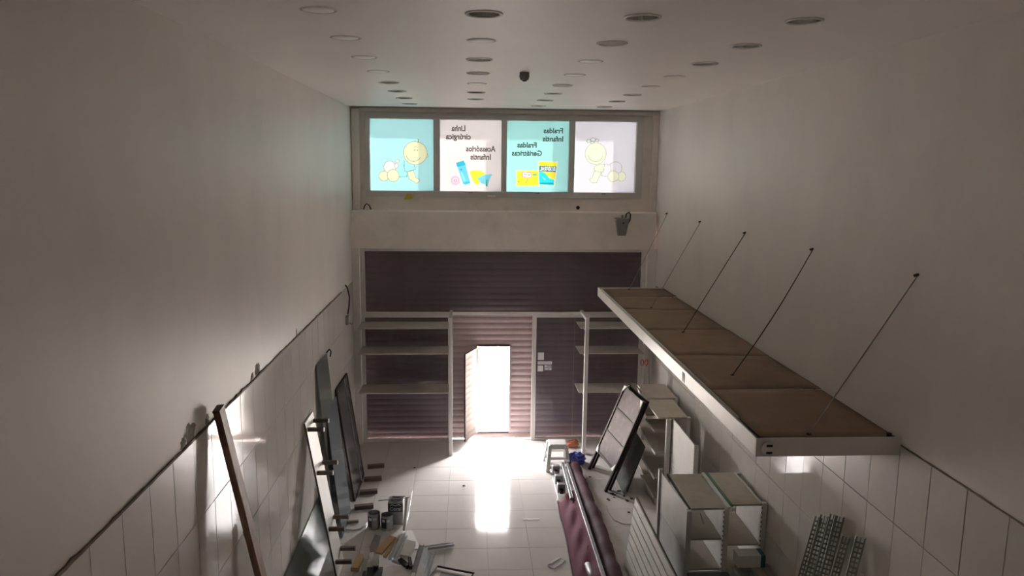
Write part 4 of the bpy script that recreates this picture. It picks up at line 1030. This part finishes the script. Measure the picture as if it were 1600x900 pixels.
box('label_panel', tx0 + 0.006, tx1 - 0.006, ty0 - 0.002, ty0 - 0.0005, tz - 0.15, tz - 0.02, M['canlabel'], rc)
mesh('lid_opening', *lathe_vf([(0, 0), (0.085, 0), (0.085, 0.006), (0, 0.006)], (-1.10, 11.115, tz), 20, False), M['paintin'], rc)
v = []
tube('swoosh', [(tx0 + 0.03, ty0 - 0.004, tz - 0.05), (tx0 + 0.07, ty0 - 0.004, tz - 0.033), (tx0 + 0.115, ty0 - 0.004, tz - 0.05), (tx0 + 0.16, ty0 - 0.004, tz - 0.033), (tx0 + 0.20, ty0 - 0.004, tz - 0.05)], 0.006, M['canwhite'], rc, 6)
cu = bpy.data.curves.new('lettering', 'FONT'); cu.body = 'Coral'; cu.size = 0.078; cu.extrude = 0.0005; cu.offset = 0.001; cu.align_x = 'CENTER'
tmp = bpy.data.objects.new('tmp', cu); COL.objects.link(tmp); bpy.context.view_layer.update()
tm = bpy.data.meshes.new_from_object(tmp.evaluated_get(bpy.context.evaluated_depsgraph_get())); bpy.data.objects.remove(tmp); bpy.data.curves.remove(cu)
for vv in tm.vertices: vv.co = (vv.co.x - 1.10 + 1.1, ty0 - 0.003 - 11.08 - vv.co.z, vv.co.y + tz - 0.128)
tm.materials.clear(); tm.materials.append(M['canwhite'])
lo_ = bpy.data.objects.new('lettering', tm); COL.objects.link(lo_); lo_.parent = rc
tag(bar('stirring_stick', (-1.36, 11.05, tz + 0.012), (-0.90, 11.14, tz + 0.018), 0.02, 0.008, M['greymetal']), 'thin stick lying across the square paint tin', 'stick')
tag(bar('paint_brush_handle', (-1.17, 11.2, tz + 0.011), (-0.97, 11.19, tz + 0.011), 0.022, 0.010, M['greywood']), 'short flat handle lying at the far edge of the square paint tin', 'stick')
tag(mesh('white_strip', *prism_vf((-0.955, 10.78, 0.012), (-0.94, 11.16, 0.37), channel(0.04, 0.02, 0.004)), M['plastic']), 'white strip propped against the square paint tin', 'strip')
tag(tube('floor_wire', [(-1.86, 10.85, 0.012), (-1.7, 10.83, 0.012), (-1.62, 10.86, 0.012), (-1.56, 10.98, 0.012), (-1.53, 11.1, 0.012)], 0.009, M['greymetal']), 'grey wire on the floor leading to the paint cans', 'wire')

GP = 'metal and wood scrap heap on the floor'
def scrap(name, label, vf, m, cat):
    return tag(mesh(name, vf[0], vf[1], M[m]), label, cat, GP)
scrap('scrap_slab', 'white flat panel at the bottom of the scrap heap', box_vf(-1.13, -0.70, 9.30, 9.68, 0.0, 0.055), 'shelf_white', 'panel')
scrap('scrap_board', 'dark board edge under the white panel of the scrap heap', box_vf(-1.40, -1.15, 9.25, 9.72, 0.0, 0.03), 'black', 'board')
scrap('scrap_tube', 'square grey tube end pointing at the camera in the scrap heap', prism_vf((-1.27, 10.05, 0.06), (-1.24, 9.66, 0.045), [(-.04, -.04), (.04, -.04), (.04, .04), (-.04, .04), (-.04, -.034), (-.034, -.034), (-.034, .034), (.034, .034), (.034, -.034), (-.04, -.034)]), 'galv', 'tube')
scrap('scrap_channel', 'grey channel at the left edge of the scrap heap', prism_vf((-1.41, 10.06, 0.10), (-1.385, 9.50, 0.005), channel(0.07, 0.04, 0.004)), 'galv', 'profile')
scrap('scrap_plate', 'bright bent metal plate standing up in the scrap heap', plate_vf([(-1.40, 9.98, 0.10), (-1.26, 10.02, 0.09), (-1.22, 10.12, 0.27), (-1.30, 10.12, 0.30)], 0.006), 'alu', 'plate')
scrap('scrap_plate', 'white crumpled plate fragment at the left of the scrap heap', plate_vf([(-1.43, 9.86, 0.07), (-1.33, 9.86, 0.07), (-1.36, 10.0, 0.16), (-1.44, 9.96, 0.19)], 0.008), 'plastic', 'plate')
scrap('scrap_wood', 'wide cardboard-brown wood piece on the scrap heap', bar_vf((-1.06, 10.19, 0.215), (-1.23, 9.90, 0.13), 0.11, 0.035, (0, 0, 1)), 'card', 'wood')
scrap('scrap_wood', 'narrow pale pine strip on the scrap heap', bar_vf((-1.01, 10.17, 0.20), (-1.14, 9.85, 0.10), 0.05, 0.035, (0, 0, 1)), 'yellow_wood', 'wood')
scrap('scrap_channel', 'bright aluminium channel beside the pine strip on the scrap heap', prism_vf((-0.95, 10.24, 0.19), (-1.06, 9.80, 0.08), channel(0.055, 0.045, 0.004)), 'alu', 'profile')
scrap('scrap_channel', 'second bright aluminium channel touching the white block on the scrap heap', prism_vf((-0.885, 10.22, 0.20), (-0.985, 9.82, 0.09), channel(0.06, 0.05, 0.004)), 'alu', 'profile')
scrap('scrap_block', 'pale white foam block on top of the scrap heap', bar_vf((-0.80, 10.10, 0.17), (-0.87, 9.80, 0.11), 0.13, 0.09, (0.1, 0, 1)), 'plastic', 'block')
scrap('scrap_sheet', 'white triangular sheet on the floor behind the scrap heap', ([(-0.93, 10.78, 0.006), (-0.84, 10.80, 0.006), (-0.68, 10.24, 0.006), (-0.90, 10.22, 0.006), (-0.93, 10.78, 0.012), (-0.84, 10.80, 0.012), (-0.68, 10.24, 0.012), (-0.90, 10.22, 0.012)], [(0, 1, 2, 3), (7, 6, 5, 4), (0, 4, 5, 1), (1, 5, 6, 2), (2, 6, 7, 3), (3, 7, 4, 0)]), 'paper', 'sheet')
scrap('scrap_channel', 'grey aluminium profile sloping to the camera at the right of the scrap heap', prism_vf((-0.645, 10.02, 0.17), (-0.73, 9.42, 0.03), channel(0.065, 0.035, 0.004)), 'greymetal', 'profile')
scrap('scrap_channel', 'pale aluminium profile forming an A with the grey one on the scrap heap', prism_vf((-0.60, 10.03, 0.13), (-0.58, 9.45, 0.02), channel(0.075, 0.03, 0.004)), 'alu', 'profile')
scrap('scrap_channel', 'grey profile at the far right of the A-shaped pair on the scrap heap', prism_vf((-0.49, 9.95, 0.08), (-0.55, 9.50, 0.015), channel(0.06, 0.03, 0.004)), 'greymetal', 'profile')
scrap('scrap_bar', 'long grey flat bar lying across the floor right of the scrap heap', prism_vf((-0.62, 10.20, 0.015), (-0.21, 10.31, 0.015), channel(0.07, 0.04, 0.004)), 'alu', 'profile')
scrap('scrap_bracket', 'black metal bracket in the middle of the scrap heap', bar_vf((-0.93, 9.78, 0.09), (-0.80, 9.62, 0.08), 0.06, 0.05), 'black', 'bracket')
scrap('scrap_bracket', 'second black bracket leaning on the grey profile of the scrap heap', bar_vf((-0.80, 9.80, 0.10), (-0.76, 9.58, 0.085), 0.045, 0.05), 'darkmetal', 'bracket')
scrap('scrap_bracket', 'dark hinge piece under the foam block of the scrap heap', bar_vf((-1.02, 9.88, 0.04), (-0.90, 9.72, 0.085), 0.07, 0.04), 'greymetal', 'bracket')
scrap('scrap_tube', 'thin silver tube lying across the top of the scrap heap', tube_vf([(-0.93, 10.05, 0.25), (-1.03, 9.75, 0.15)], 0.015, 8), 'alu', 'tube')
scrap('scrap_wood', 'raw yellow wood block on the floor left of the scrap heap', bar_vf((-1.475, 10.04, 0.03), (-1.52, 9.66, 0.03), 0.11, 0.055), 'yellow_wood', 'wood')
tr = thing('paint_tray', (-0.2, 9.45, 0), 'shallow tray with dark raised rim and dried paint by the scrap heap', 'tray')
T4 = [(-0.42, 9.70), (0.07, 9.50), (-0.08, 9.10), (-0.58, 9.30)]
mesh('tray_floor', [(x, y, 0.004) for x, y in T4] + [(x, y, 0.012) for x, y in T4], [(3, 2, 1, 0), (4, 5, 6, 7), (0, 1, 5, 4), (1, 2, 6, 5), (2, 3, 7, 6), (3, 0, 4, 7)], M['shelf_dust'], tr)
tube('rim', [(x, y, 0.035) for x, y in T4 + T4[:1]], 0.014, M['darkmetal'], tr, 8)
mesh('dried_paint', [(-0.36, 9.58, 0.014), (-0.08, 9.48, 0.014), (-0.14, 9.28, 0.014), (-0.42, 9.36, 0.014)], [(0, 1, 2, 3)], M['greybox'], tr)

# small things on the open floor
tag(box('paper_strip', 0.84, 1.10, 11.10, 11.14, 0.0, 0.006, M['paper']), 'thin white strip lying alone on the open floor', 'strip')
W4 = [(1.08, 9.72), (1.28, 9.91), (1.34, 9.84), (1.16, 9.62)]
tag(tube('wire_frame', [(x, y, 0.008) for x, y in W4 + W4[:1]], 0.007, M['greymetal']), 'small bent wire rectangle on the floor near the awning', 'wire')
tag(tube('floor_cable', [(2.22, 11.55, 0.008), (2.20, 11.35, 0.008), (2.24, 11.05, 0.008), (2.36, 10.9, 0.008), (2.52, 10.88, 0.008), (2.62, 10.95, 0.008)], 0.006, M['greymetal']), 'loose grey cable curling on the floor before the slatted panel', 'cable')
DEB = [(2.36, 12.0), (2.45, 11.95), (2.50, 12.1), (2.56, 11.9), (2.41, 11.85), (2.30, 11.75), (2.60, 11.7), (2.66, 11.8), (2.05, 12.6), (2.12, 12.7), (-0.1, 12.4), (-0.98, 13.2), (2.62, 11.05), (2.55, 11.3)]
DN = ['dark', 'brown', 'grey']
vfs = []
for k, (x, y) in enumerate(DEB):
    r = random.uniform(0.012, 0.035); a = random.uniform(0, 3)
    vfs.append(bar_vf((x, y, 0.007), (x + r * 2 * math.cos(a), y + r * 2 * math.sin(a), 0.007), r, 0.012))
v, f = join(*vfs); db = tag(mesh('debris', v, f, M['darkmetal']), 'dark crumbs and splinters scattered on the floor', 'debris', None, 'stuff')
